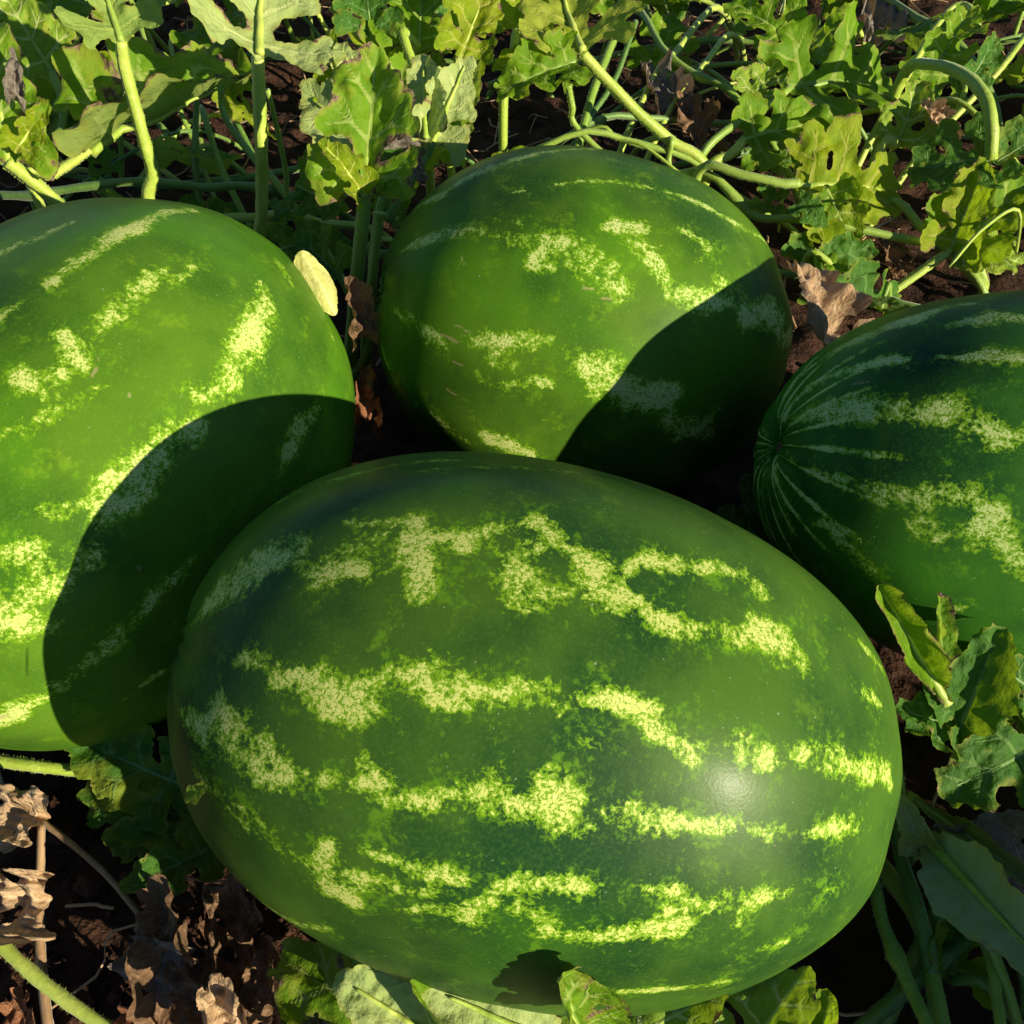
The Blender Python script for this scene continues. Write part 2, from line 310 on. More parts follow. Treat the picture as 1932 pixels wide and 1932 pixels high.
  [0.55,129.3,38.4,112.4,2.2,116.1,32.8,121.8,2.6],
  [0.6,127.5,84.6,84.8,3.9,119.1,80.9,94.7,4.3],
  [1.0,-98.6,106.4,81.5,3.8,-89.8,105.4,88.0,3.8,-74.9,108.8,91.2,3.5],
  [1.0,-93.7,99.0,93.1,5.2,-78.1,101.9,97.5,9.6,-56.1,103.4,103.5,8.8,-38.6,102.7,108.1,7.1,-22.6,99.4,113.3,4.5],
  [0.9,-131.7,98.5,63.5,5.3,-122.8,98.1,73.4,5.2,-131.1,87.2,79.0,10.5,-140.1,85.7,71.5,8.8,-154.0,75.3,66.5,8.0,-148.5,71.4,77.2,8.0],
  [0.8,-128.9,83.4,84.8,5.3,-115.3,86.7,92.1,6.1,-106.9,87.9,96.5,3.1],
  [1.0,-189.0,14.6,51.5,4.9,-182.8,20.6,62.3,5.7,-176.9,25.3,70.5,4.7,-173.3,25.1,75.7,2.8],
  [0.75,-165.8,33.1,82.4,4.6,-155.1,36.7,92.5,4.6,-138.2,43.8,104.1,5.4,-126.9,47.8,110.2,4.5,-109.2,52.2,118.5,5.4,-84.7,53.9,128.1,3.6],
  [0.85,-7.6,47.7,143.6,2.9,11.1,48.9,143.1,5.8,26.2,49.0,142.2,6.9,51.0,44.7,140.3,3.6],
  [0.5,-153.1,2.7,101.3,1.9,-130.6,7.4,117.7,1.5],
  [0.36,-33.8,139.3,54.7,1.1,-43.7,110.6,99.0,1.1],
 ],
 'M': [
  [0.35,-102.3,98.7,47.7,3.6,-78.6,104.1,62.2,4.9,-57.3,106.0,72.0,4.8],
  [0.35,-119.7,36.8,90.4,3.0,-93.7,51.6,102.1,3.9],
  [0.35,48.7,120.9,48.5,2.4,37.3,114.5,66.3,3.0],
  [0.35,-52.1,64.4,112.3,3.2,-31.7,59.7,118.9,3.8],
  [0.35,-101.8,28.5,106.2,2.3,-81.7,25.1,117.3,2.9,-61.7,37.0,121.4,2.6],
  [0.75,-151.2,48.3,-36.8,2.3,-131.8,86.0,-10.3,3.2,-117.0,98.2,-17.1,3.6,-98.9,109.8,-19.7,4.5,-76.9,119.5,-24.1,3.2,-53.1,124.6,-34.2,2.5,-19.7,125.6,-47.5,2.6],
  [0.6,-87.1,116.2,18.2,1.0,-66.0,124.3,18.3,1.0,-42.2,131.0,11.6,1.4,-12.2,134.5,8.1,1.6,8.8,134.7,6.9,1.8],
  [0.85,23.2,133.9,6.4,1.4,45.9,130.6,6.8,2.9,65.7,125.4,10.0,3.3,88.9,116.6,6.7,3.0,120.1,96.5,-12.0,1.9],
  [0.85,-158.7,43.7,9.0,2.5,-142.2,69.4,27.3,3.8,-128.1,83.1,35.1,5.4,-110.9,93.7,45.6,6.3,-102.3,98.7,47.7,3.3],
  [0.5,-118.3,81.8,55.2,2.3,-116.6,80.9,58.9,1.6],
  [0.45,-97.0,104.8,41.3,2.0,-82.3,109.2,49.0,1.6,-78.9,106.5,57.7,2.3],
  [0.85,-72.9,97.7,75.3,4.8,-65.2,107.4,65.7,7.3,-50.2,111.4,66.8,6.5,-41.9,107.9,75.3,8.0,-27.0,104.0,83.9,8.0,-15.3,101.9,88.0,7.2],
  [0.7,-71.2,96.3,78.1,3.2,-61.0,100.3,78.2,4.8],
  [0.9,-27.6,122.2,54.0,3.3,-14.7,123.2,54.2,7.4,-3.2,125.2,50.5,5.8,-11.2,119.0,63.3,4.1,3.9,117.2,66.9,6.6,11.5,109.8,78.1,4.1,17.9,102.4,87.1,4.1,30.1,102.0,85.8,5.8],
  [0.75,26.4,126.0,44.8,1.7,39.1,122.4,49.5,3.1,48.7,120.9,48.5,1.4],
  [0.8,36.0,99.0,88.0,6.6,54.4,98.8,82.7,5.9,69.9,99.7,74.4,7.7,85.0,87.1,80.5,6.1,103.2,87.4,65.4,8.9,122.2,74.3,60.1,9.1,141.8,56.4,49.6,5.7],
  [0.5,52.9,108.7,69.9,3.4,69.9,99.7,74.4,3.4],
  [0.65,-154.6,23.8,48.8,2.1,-140.4,32.5,69.6,4.2,-130.5,33.4,81.3,5.8,-119.4,35.4,91.2,3.3],
  [0.7,-95.9,54.8,99.1,4.0,-85.9,52.3,106.0,5.6,-85.6,43.4,110.0,5.6,-75.9,42.9,114.5,4.0],
  [0.75,-82.1,56.7,105.5,4.8,-67.5,62.3,108.6,5.6,-53.0,68.2,109.8,2.2],
  [0.75,-62.5,40.1,120.2,2.9,-54.3,39.6,122.7,3.5,-44.4,39.4,125.0,1.9],
  [1.0,-32.1,61.1,118.2,4.8,-21.4,57.6,121.2,8.8,-13.9,60.4,120.4,8.0,-17.8,44.3,126.9,5.7],
  [1.0,-4.7,51.4,124.8,8.1,10.6,45.5,126.9,9.0,28.0,45.5,125.5,8.3,38.8,50.8,121.9,4.2],
  [0.75,41.1,28.3,128.6,6.7,59.2,20.0,126.1,8.6,75.6,18.2,121.0,7.0,74.3,35.8,117.5,5.2],
  [1.0,-78.7,-17.5,119.9,3.7,-65.1,-17.2,124.8,5.4,-47.5,-19.2,129.0,4.2],
  [0.6,-120.3,-24.5,94.0,2.6,-106.0,-26.3,104.1,2.6,-89.8,-29.4,112.6,2.1],
  [0.5,-158.1,-13.2,44.3,1.4,-143.1,-26.5,68.4,1.8],
 ],
 'R': [
  [0.8,-215.7,-3.9,-33.3,0.9,-209.6,3.6,-45.4,1.1,-203.2,15.6,-52.8,1.4,-194.3,28.1,-59.6,1.7,-183.3,40.1,-65.1,1.7,-172.3,49.9,-69.3,1.2],
  [1.0,-221.7,11.7,-4.4,0.8,-217.8,18.9,-20.7,1.4,-211.3,27.6,-32.5,1.7,-204.0,40.2,-36.2,2.2,-193.6,53.9,-39.0,3.9,-182.0,67.9,-37.6,4.8,-170.2,77.3,-39.5,5.3,-157.5,86.4,-40.1,4.9,-141.4,92.9,-46.8,3.5,-127.6,100.8,-45.1,1.4],
  [1.0,-220.6,18.0,-3.9,1.1,-216.0,31.1,-10.1,1.6,-209.4,43.9,-13.0,2.7,-201.5,56.4,-10.7,2.9,-190.7,69.2,-6.5,3.9,-180.2,79.1,-2.7,3.9,-172.9,84.9,1.0,2.0],
  [1.0,-219.7,21.8,3.4,1.3,-214.2,35.8,9.1,3.9,-206.1,48.7,15.0,5.8,-195.8,59.6,23.7,7.0,-184.7,68.8,30.4,6.3,-173.1,76.8,35.8,6.3,-161.2,83.3,41.2,6.9,-156.0,86.7,41.7,3.8],
  [1.0,-147.6,98.5,-22.0,2.7,-135.6,104.6,-21.8,4.8,-124.7,109.2,-23.2,6.9,-116.1,113.5,-18.5,5.5],
  [0.85,-160.9,93.0,5.2,1.3,-151.0,98.3,12.1,2.6,-141.4,103.4,11.8,4.6,-130.9,107.6,17.2,4.6,-125.5,109.5,19.6,3.9],
  [0.75,-153.2,82.9,51.8,4.4,-147.1,87.8,50.3,4.4,-139.6,87.0,58.8,6.3,-131.4,89.9,61.2,6.3],
  [0.7,-221.4,11.9,8.5,1.1,-217.6,14.7,24.5,1.8,-211.0,20.0,38.1,1.5,-204.2,26.0,47.1,2.3,-191.4,35.5,59.1,3.1,-180.9,40.3,67.4,3.8,-169.1,47.2,73.9,3.7],
  [0.7,-166.6,45.9,76.7,5.0,-158.4,58.0,74.8,5.6,-147.7,62.3,79.3,5.0,-138.9,60.4,86.2,3.1],
  [0.7,-163.3,37.0,83.8,5.0,-151.6,39.2,90.6,3.8],
  [0.9,-138.1,47.5,94.4,6.9,-133.0,58.6,90.8,5.6,-128.3,49.4,98.4,6.3,-118.2,41.7,106.3,6.4,-111.8,40.0,109.4,5.1],
  [0.8,-222.4,3.3,5.9,0.8,-221.3,-10.2,11.0,1.1,-214.0,-34.0,15.3,1.1,-203.2,-46.9,29.0,1.1],
  [0.8,-222.1,6.0,8.4,0.8,-219.0,-5.2,24.0,1.1,-212.1,-11.3,39.5,1.3,-202.2,-22.3,51.8,3.3],
  [0.8,-222.4,-5.1,-4.0,0.8,-214.6,-32.7,-14.9,1.1,-210.3,-44.1,-3.4,1.1,-202.8,-54.7,9.8,0.9],
  [0.6,-218.5,-2.7,26.0,0.9,-211.2,-8.3,41.8,1.3,-203.4,-4.8,54.7,1.6,-195.0,5.8,64.8,2.6,-186.6,1.1,73.5,2.6,-171.5,-3.1,85.9,3.9],
  [0.8,-215.1,-12.5,-32.7,0.9,-221.4,-3.5,-14.0,0.8],
  [0.7,-128.8,2.0,109.9,1.8,-124.9,7.3,111.3,1.8],
 ],
}
SCARS = {
 'M': [[-123.2,38.2,86.7,0.99,-111.1,41.1,95.6,1.14],[-115.2,49.3,88.3,0.82,-106.5,50.5,94.4,0.81],[-117.1,82.0,56.6,0.66,-114.1,80.3,62.7,0.66],[-38.7,96.6,90.0,0.48,-29.2,98.3,90.2,0.48],[-25.5,94.5,94.7,0.48,-19.8,95.3,94.6,0.48],[-111.9,4.3,103.4,1.17,-105.0,3.1,108.0,0.83],[-112.2,27.2,99.7,0.66,-106.6,28.1,103.2,0.65]],
 'F': [[57.8,93.4,99.5,0.88,60.4,92.6,99.6,0.89],[-41.1,133.7,37.3,0.47,-40.1,133.7,37.5,0.47],[21.1,90.9,106.9,0.85,22.4,90.7,107.0,0.85],[-162.2,21.6,84.3,0.73,-161.2,22.2,85.2,0.73],[-51.3,120.9,65.4,0.46,-48.3,119.8,68.3,0.31]],
 'L': [[-188.3,17.0,52.4,1.55,-186.9,18.5,55.0,1.55],[-104.3,71.0,110.8,0.88,-104.2,70.2,111.4,0.88],[-33.7,124.3,83.5,1.25,-33.2,123.6,84.5,1.25],[-36.2,133.7,66.7,0.36,-21.1,136.5,64.0,0.36]],
 'R': [[-169.0,74.0,-47.1,2.24,-167.9,79.8,-38.1,2.48],[-175.2,82.7,9.0,0.52,-173.8,83.5,11.3,0.52],[-197.6,61.8,5.4,0.26,-191.5,68.2,8.9,0.26]],
}
MELON = {
 'F': dict(c=(0.0148, 0.2415, 0.1487), a=0.1942, b=0.1392, n=2.22, yaw=-3.64, tilt=-19.6,
   label='large striped watermelon lying in front, biggest and fully lit, with glossy highlight'),
 'L': dict(c=(-0.2727, 0.4402, 0.1478), a=0.2001, b=0.1514, n=2.1, yaw=72.18, tilt=5.39,
   label='striped watermelon cut off by the left edge, half in shadow of the front one'),
 'M': dict(c=(0.0564, 0.5995, 0.1362), a=0.1665, b=0.135, n=2.12, yaw=3.07, tilt=-13.91,
   label='rounder striped watermelon at the back centre with diagonal shadow on its right side'),
 'R': dict(c=(0.377, 0.4103, 0.1396), a=0.2227, b=0.1347, n=2.0, yaw=-.8, tilt=-13.1,
   label='dark green watermelon at right edge whose stripes converge on its dimpled end'),
}
def seg_dist(P, A, B, ra, rb):
    d = B - A; L = d @ d + 1e-12; t = np.clip(((P - A) @ d) / L, 0, 1)
    r = ra + (rb - ra) * t
    return np.linalg.norm(P - (A + t[:, None] * d), axis=1) / r
def melon_frame(q):
    y_, t_ = R(q['yaw']), R(q['tilt'])
    u = np.array([math.cos(t_) * math.cos(y_), math.cos(t_) * math.sin(y_), math.sin(t_)])
    w_ = np.cross(u, [0, 0, 1.]); w_ /= np.linalg.norm(w_); return np.stack([u, np.cross(w_, u), w_])
MM = {
 'F': mat_rind('rind_front', 1.3, (.011, .046, .012), (.052, .122, .014), (.62, .62, .22), 0),
 'L': mat_rind('rind_left', 4.7, (.030, .094, .009), (.080, .176, .012), (.64, .65, .25), 0),
 'M': mat_rind('rind_middle', 8.1, (.022, .074, .009), (.074, .162, .011), (.62, .64, .28), 0),
 'R': mat_rind('rind_right', 12.9, (.008, .042, .012), (.040, .138, .014), (.56, .62, .28), 0)}
for k, q in MELON.items():
    rg = np.random.default_rng(ord(k)); a, b, n = q['a'], q['b'], q['n']; NU, NV = 200, 360
    s = np.linspace(0, math.pi, NU); ct, st = np.cos(s), np.sin(s)
    xu = np.sign(ct) * np.abs(ct) ** (2 / n); ru = np.abs(st) ** (2 / n)
    lam = np.linspace(0, 2 * math.pi, NV, endpoint=False)
    L = np.stack([np.repeat(a * xu, NV), np.outer(b * ru, np.cos(lam)).ravel(), np.outer(b * ru, np.sin(lam)).ravel()], 1)
    prim = np.repeat(ru, NV)
    # soft lobes and lumps, dimple at both ends
    ph = rg.uniform(0, 6.28, 3)
    lam_all = np.tile(lam, NU)
    lob = .0016 * np.sin(5 * lam_all + ph[0]) * prim + .0012 * np.sin(9 * lam_all + ph[1]) * prim
    lump = .0030 * wave_noise(L, 13, rg) + .0006 * wave_noise(L, 60, rg)
    nrm = L / np.array([a * a, b * b, b * b]); nrm /= np.linalg.norm(nrm, axis=1)[:, None] + 1e-9
    dimple = -.010 * np.exp(-(prim / .10) ** 2)
    nearpole = .0016 * np.sin(18 * lam_all + ph[2]) * np.exp(-(prim / .22) ** 2) * (prim > .01)
    P = L + nrm * (lob + lump + dimple + nearpole)[:, None]
    # rind marks: each stroke is one pale patch of a stripe
    v = np.zeros(len(L))
    for stx in STROKES[k]:
        w_, pts = stx[0], np.array(stx[1:]).reshape(-1, 4) / 1000
        for i in range(len(pts) - 1):
            d = seg_dist(L, pts[i, :3], pts[i + 1, :3], pts[i, 3], pts[i + 1, 3])
            v = np.maximum(v, (.25 + .75 * w_) * np.clip(1.36 - d * .72, 0, 1))
    near = np.zeros(len(L)); SQ = np.array([.45, 1, 1])
    for stx in STROKES[k]:
        pts = np.array(stx[1:]).reshape(-1, 4) / 1000
        for i in range(len(pts) - 1):
            d = seg_dist(L * SQ, pts[i, :3] * SQ, pts[i + 1, :3] * SQ, pts[i, 3] + .006, pts[i + 1, 3] + .006)
            near = np.maximum(near, np.clip(1.5 - d * .85, 0, 1))
    scar = np.zeros(len(L))
    for stx in SCARS[k]:
        pts = np.array(stx).reshape(-1, 4) / 1000
        scar = np.maximum(scar, np.clip(1.6 - seg_dist(L, pts[0, :3], pts[1, :3], max(pts[0, 3], .0009), max(pts[1, 3], .0009)), 0, 1))
    # stripes on the sides that were not studied in the photograph
    Fm = melon_frame(q); tocam = Fm @ (np.array([0, 0, CAM_H]) - np.array(q['c'])); tocam /= np.linalg.norm(tocam)
    away = np.clip((.12 - nrm @ tocam) / .15, 0, 1)
    ns = 11; fx = lam_all * ns / (2 * math.pi) + .25 * wave_noise(L, 30, rg)
    stp = np.abs((fx % 1) - .5) * 2
    st_v = np.clip(1.0 - stp * 2.2 + .3 * wave_noise(L, 45, rg), 0, 1)
    v = np.maximum(v, away * st_v)
    if k == 'R':   # fine stripes drawn together at the blossom end
        fs = np.clip(1.25 - np.abs(np.sin(11 * lam_all + .6 * np.sin(3 * lam_all) + .5)) * 2.9, 0, 1)
        v = np.maximum(v, 1.5 * fs * np.clip((.66 - prim) / .3, 0, 1) * np.clip((prim - .03) / .05, 0, 1) * (L[:, 0] < 0))
    ii = np.arange(NU * NV).reshape(NU, NV)
    Fq = np.stack([ii[:-1], np.roll(ii[:-1], -1, 1), np.roll(ii[1:], -1, 1), ii[1:]], -1).reshape(-1, 4)
    root = empty('watermelon', q['c'])
    Mx = Matrix(Fm.T.tolist()).to_4x4(); Mx.translation = Vector(q['c'])
    root.matrix_world = Mx
    tag(root, q['label'], 'watermelon', 'watermelons lying in the field')
    rind = mesh_obj('rind', P, Fq, MM[k], None, True, {'stripe': v, 'scar': scar, 'near': near, 'mud': np.clip((.075 - ((L @ Fm)[:, 2] + q['c'][2])) / .07, 0, 1)}); rind.parent = root
    # dried blossom scar in the dimple at the near end
    sv, sf = [], []
    for j in range(5):
        for i in range(14):
            an = i / 14 * 6.283; rr = .0075 * j / 4 * (1 + .2 * math.sin(3 * an + j))
            sv.append((-a + .0125 - .0035 * math.cos(j / 4 * 1.5) + .0012 * math.sin(5 * an), rr * math.cos(an), rr * math.sin(an)))
    for j in range(4):
        for i in range(14): sf.append((j * 14 + i, j * 14 + (i + 1) % 14, (j + 1) * 14 + (i + 1) % 14, (j + 1) * 14 + i))
    sc_ = mesh_obj('blossom_scar', sv, sf, DRY['brown'], None); sc_.parent = root
# ------------------------------------------------------------------ leaf shapes
def seg_d2(P, A, B, ra, rb):
    d = B - A; L = d @ d + 1e-12; t = np.clip(((P - A) @ d) / L, 0, 1)
    return np.linalg.norm(P - (A + t[:, None] * d), axis=1) - (ra + (rb - ra) * t), t
def leaf_shape(seed, N=64, wid=1.0, lobed=1.0, sid_plain=False):
    """outline of a lobed melon leaf: base at (0,0), tip at (0,1). returns verts, faces, vein, edge"""
    rg = np.random.default_rng(seed); j = lambda s: rg.normal() * s
    segs = [((0, .0), (0, .45), .035, .125), ((0, .45), (j(.03), .90), .125, .070)]
    if sid_plain: rw = .26 * wid / .7; segs = [((0, .02 + rw * .25), (0, .45), rw * .25, rw), ((0, .45), (0, 1.0 - rw * .55), rw, rw * .55)]
    veins = [((0, -.02), (0, .95), .024, .014)]
    def lobe(s0, ang, ln, r0, r1, side, sub):
        a = R(ang + j(6)); ln *= (1 + j(.12)) * wid; dx, dy = side * math.sin(a), math.cos(a)
        A = np.array([0, s0]); B = A + ln * np.array([dx, dy])
        segs.append((A, B, r0, r1 * (1 + j(.12)))); veins.append((A, B + .05 * np.array([dx, dy]), .020, .013))
        for (f, da, sl, sr) in sub:
            C = A + f * (B - A); a2 = a + R(da + j(8)); D = C + sl * (1 + j(.2)) * np.array([side * math.sin(a2), math.cos(a2)])
            segs.append((C, D, sr, sr * (1 + j(.15)))); veins.append((C, D, .014, .010))
    for side in (() if sid_plain else (-1, 1)):
        lobe(.10, 84, .42, .085, .075, side, [(.45, 48, .20, .065), (.62, -42, .17, .065), (.85, 35, .11, .05)])
        lobe(.34, 60, .38, .080, .075, side, [(.55, -38, .17, .060), (.65, 38, .16, .060)])
        lobe(.60, 46, .26, .075, .060, side, [(.55, 42, .11, .05), (.6, -40, .09, .05)])
        if rg.random() < .7: lobe(.80, 42, .15, .06, .040, side, [])
    xs = np.linspace(-.62 * max(1, wid), .62 * max(1, wid), N); ys = np.linspace(-.28, 1.08, N)
    GX, GY = np.meshgrid(xs, ys); P = np.stack([GX.ravel(), GY.ravel()], 1)
    k = .028 if lobed > .5 else .07
    acc = np.zeros(len(P))
    for A, B, ra, rb in segs:
        d, _ = seg_d2(P, np.asarray(A, float), np.asarray(B, float), ra, rb); acc += np.exp(-np.clip(d, -.5, 1.5) / k)
    D = -k * np.log(acc + 1e-30)
    D += .012 * wave_noise(P, 40, rg) + .010 * wave_noise(P, 95, rg)
    vv = np.zeros(len(P))
    for A, B, wa, wb in veins:
        d, t = seg_d2(P, np.asarray(A, float), np.asarray(B, float), 0, 0); vv = np.maximum(vv, np.exp(-(d / (wa + (wb - wa) * t)) ** 2) * (1 - .45 * t))
    D2 = D.reshape(N, N); verts, faces, pid = [], [], {}
    src = []
    def vid(key, pt, w_):
        if key not in pid: pid[key] = len(verts); verts.append(pt); src.append(w_)
        return pid[key]
    for r in range(N - 1):
        for c in range(N - 1):
            cs = [(r, c), (r, c + 1), (r + 1, c + 1), (r + 1, c)]; dv = [D2[q] for q in cs]
            if min(dv) > 0: continue
            poly = []
            for i in range(4):
                a, b = cs[i], cs[(i + 1) % 4]; da, db = dv[i], dv[(i + 1) % 4]
                if da <= 0: poly.append(vid(a, (xs[a[1]], ys[a[0]]), (a[0] * N + a[1], a[0] * N + a[1], 0.)))
                if (da <= 0) != (db <= 0):
                    lo, hi = (a, b) if a < b else (b, a); t = D2[lo] / (D2[lo] - D2[hi])
                    poly.append(vid((lo, hi), (xs[lo[1]] + t * (xs[hi[1]] - xs[lo[1]]), ys[lo[0]] + t * (ys[hi[0]] - ys[lo[0]])), (lo[0] * N + lo[1], hi[0] * N + hi[1], t)))
            if len(poly) >= 3: faces.append(poly)
    V = np.array(verts); S = np.array(src); i0, i1, t = S[:, 0].astype(int), S[:, 1].astype(int), S[:, 2]
    edge = np.clip(-(D[i0] * (1 - t) + D[i1] * t), 0, .4); vein = vv[i0] * (1 - t) + vv[i1] * t
    return V, faces, vein, edge

def deform(sh, seed, fold=.25, cup=.5, curl=.6, twist=0., ruf=.03, crink=.017, tipcurl=0., side=0.):
    V, F_, vein, edge = sh; rg = np.random.default_rng(seed)
    u, v = V[:, 0], V[:, 1]; au = np.abs(u); sg = np.sign(u)
    f = fold + side * sg * .5; c_ = cup + 1e-4
    lat = (np.sin(f + c_ * au) - np.sin(f)) / c_; hei = (np.cos(f) - np.cos(f + c_ * au)) / c_
    hei = hei + ruf * np.exp(-edge / .055) * wave_noise(V, 20, rg) + crink * wave_noise(V, 17, rg) + crink * .5 * wave_noise(V, 40, rg) - .012 * vein
    lat = lat * sg
    tw = twist * (v - .3); lat, hei = lat * np.cos(tw) - hei * np.sin(tw), lat * np.sin(tw) + hei * np.cos(tw)
    n = 200; vs_ = np.linspace(-.35, 1.15, n); ang = curl * vs_ + tipcurl * np.clip(vs_ - .6, 0, 1) ** 2 * 4
    dy = np.cos(ang) * (vs_[1] - vs_[0]); dz = -np.sin(ang) * (vs_[1] - vs_[0]); cy, cz = np.cumsum(dy), np.cumsum(dz)
    z0 = np.interp(0, vs_, cz); y0 = np.interp(0, vs_, cy)
    Y_ = np.interp(v, vs_, cy) - y0; Z_ = np.interp(v, vs_, cz) - z0; A_ = np.interp(v, vs_, ang)
    P = np.stack([lat, Y_ + hei * np.sin(A_), Z_ + hei * np.cos(A_)], 1)
    tip = np.array([0, np.interp(1, vs_, cy) - y0, np.interp(1, vs_, cz) - z0])
    return P, tip

def orient(tip, B, T, face):
    """matrix that carries local base->tip onto B->T with +Z turned towards face"""
    ch = np.array(T) - np.array(B); L = np.linalg.norm(ch); s = L / np.linalg.norm(tip)
    def frame(yv, zv):
        y_ = yv / np.linalg.norm(yv); z_ = zv - (zv @ y_) * y_; z_ /= np.linalg.norm(z_) + 1e-9; return np.stack([np.cross(y_, z_), y_, z_], 1)
    return frame(ch, np.array(face, float)) @ frame(tip, np.array([0, 0, 1.])).T * s

SHAPES = {}
def shape(i, N, wid=1.0):
    key = (i, N, wid)
    if key not in SHAPES: SHAPES[key] = leaf_shape(100 + i, N, wid, sid_plain=i >= 1000)
    return SHAPES[key]
def uv_layer(me, V2):
    ul = me.uv_layers.new(name='UVMap'); li = np.empty(len(me.loops), np.int32); me.loops.foreach_get('vertex_index', li)
    ul.data.foreach_set('uv', V2[li].astype(np.float32).ravel())

TOCAM = lambda B: (Vector((0, 0, CAM_H)) - Vector(B)).normalized()
def rel(o, parent, loc):
    o.location = loc
    if parent is not None:
        o.parent = parent
        o.location = Vector(loc) - (Vector(parent['_w']) if '_w' in parent else parent.matrix_world.translation)
    o['_w'] = tuple(loc)

def leaf(parent, B, T, face, mat, sid=0, seed=0, N=72, wid=1.0, name='leaf', **kw):
    sh = shape(sid, N, wid); P, tip = deform(sh, seed, **kw)
    M3 = orient(tip, B, T, face); P = P @ M3.T
    o = mesh_obj(name, P, sh[1], mat, None, True, {'vein': sh[2], 'edge': sh[3]}); uv_layer(o.data, sh[0])
    rel(o, parent, B)
    if N >= 70 and name == 'leaf':
        vl = np.linspace(-.01, .86, 22); Q, _ = deform((np.stack([vl * 0 + 1e-6, vl], 1), None, vl * 0 + 1, vl * 0 + .2), seed, **kw)
        ln = np.linalg.norm(np.array(T) - np.array(B))
        rm = min(.0046, .034 * ln); Q[:, 2] -= .55 * np.linspace(rm, .0008, 22) / (np.linalg.norm(M3[:, 0]) + 1e-9)
        tube('midrib', list(Q @ M3.T + np.array(B)), rm, .0008, STEM['dark' if mat.name == 'leaf_dark' else 'green' if mat.name in ('leaf_fresh', 'leaf_grey') else 'pale'], o, B, n=24, sides=7, ridge=0)
    return o

def smooth_path(pts, n):
    pts = [np.array(p, float) for p in pts]
    if len(pts) == 2: pts = [pts[0], pts[0] * .67 + pts[1] * .33, pts[0] * .33 + pts[1] * .67, pts[1]]
    Q = [2 * pts[0] - pts[1]] + pts + [2 * pts[-1] - pts[-2]]; out = []
    m = len(pts) - 1
    for k in range(n + 1):
        g = k / n * m; i = min(int(g), m - 1); t = g - i; a, b, c, d = Q[i:i + 4]
        out.append(.5 * (2 * b + (c - a) * t + (2 * a - 5 * b + 4 * c - d) * t * t + (3 * b - a - 3 * c + d) * t ** 3))
    return np.array(out)
def tube(name, pts, r0, r1, mat, parent, origin, n=26, sides=9, ridge=.10, knots=(), wob=.0, seed=0):
    C = smooth_path(pts, n); rg = np.random.default_rng(seed)
    if wob: C[1:-1] += rg.normal(size=(n - 1, 3)) * wob
    T = np.gradient(C, axis=0); T /= np.linalg.norm(T, axis=1)[:, None]
    nrm = np.cross(T[0], [.3, .2, 1.]); nrm /= np.linalg.norm(nrm); V, F_ = [], []
    for i in range(n + 1):
        nrm = nrm - (nrm @ T[i]) * T[i]; nrm /= np.linalg.norm(nrm); bn = np.cross(T[i], nrm); f = i / n
        r = r0 + (r1 - r0) * f
        for kf in knots: r *= 1 + .55 * math.exp(-((f - kf) / .025) ** 2)
        if f > .97: r *= .45
        for s in range(sides):
            a = s / sides * 2 * math.pi; rr = r * (1 + ridge * math.cos(4 * a + 1.0) + .05 * rg.normal())
            V.append(C[i] + rr * (math.cos(a) * nrm + math.sin(a) * bn))
    for i in range(n):
        for s in range(sides): F_.append((i * sides + s, i * sides + (s + 1) % sides, (i + 1) * sides + (s + 1) % sides, (i + 1) * sides + s))
    if name in ('petiole', 'stem') and n >= 20 and mat is not STEM['dry']:      # short soft hairs
        ln = np.linalg.norm(np.diff(C, axis=0), axis=1).sum()
        for h in range(int(min(900, ln * 4200))):
            i = int(rg.integers(0, n)); s = int(rg.integers(0, sides)); p0 = V[i * sides + s] * (1 - (fq := rg.random())) + V[(i + 1) * sides + s] * fq
            nn = p0 - (C[i] * (1 - fq) + C[i + 1] * fq); nn /= np.linalg.norm(nn) + 1e-9; b_ = len(V)
            V += [p0 - T[i] * .00016, p0 + T[i] * .00016, p0 + nn * rg.uniform(.0006, .0014) + rg.normal(size=3) * .0003]; F_.append((b_, b_ + 1, b_ + 2))
    F_.append(tuple(range(sides))[::-1]); F_.append(tuple(n * sides + s for s in range(sides)))
    o = mesh_obj(name, np.array(V) - np.array(origin), F_, mat, None); rel(o, parent, origin); return o

def vine(name, loc, label, cat='vine', group='watermelon vines'):
    e = empty(name, loc); e['_w'] = tuple(loc); return tag(e, label, cat, group)
def petiole(lf, pts, r0=.0042, r1=.0055, mat='green', **kw):
    o = Vector(lf['_w']); q = Vector(pts[-1]); pts = pts + ([Vector((q.x, q.y, -.01))] if .03 < q.z < .16 else []); return tube('petiole', [o] + pts, r0, r1, STEM[mat], lf, o, **kw)
def ground_ends(pts):
    pts = [Vector(p) for p in pts]
    for rev in (False, True):
        a, b = (pts[0], pts[1]) if rev else (pts[-1], pts[-2])
        if a.z < .16:
            d = a - b; d.z = 0; d = d.normalized() * (.02 + a.z * 1.1)
            q = [a + d * .6 + Vector((0, 0, -a.z * .45)), a + d + Vector((0, 0, -a.z - .012))]
            pts = q[::-1] + pts if rev else pts + q
    return pts
def stem(v, pts, r0=.005, r1=.005, mat='green', name='stem', **kw):
    pts = ground_ends(pts); r0 *= .72; r1 *= .72
    return tube(name, pts, r0, r1, STEM[mat], v, v['_w'], **kw)
UP = (0, 0, 1); CAMF = (0, -.65, .76); BACK = (0, .65, -.76); SUNF = tuple(SUNV)

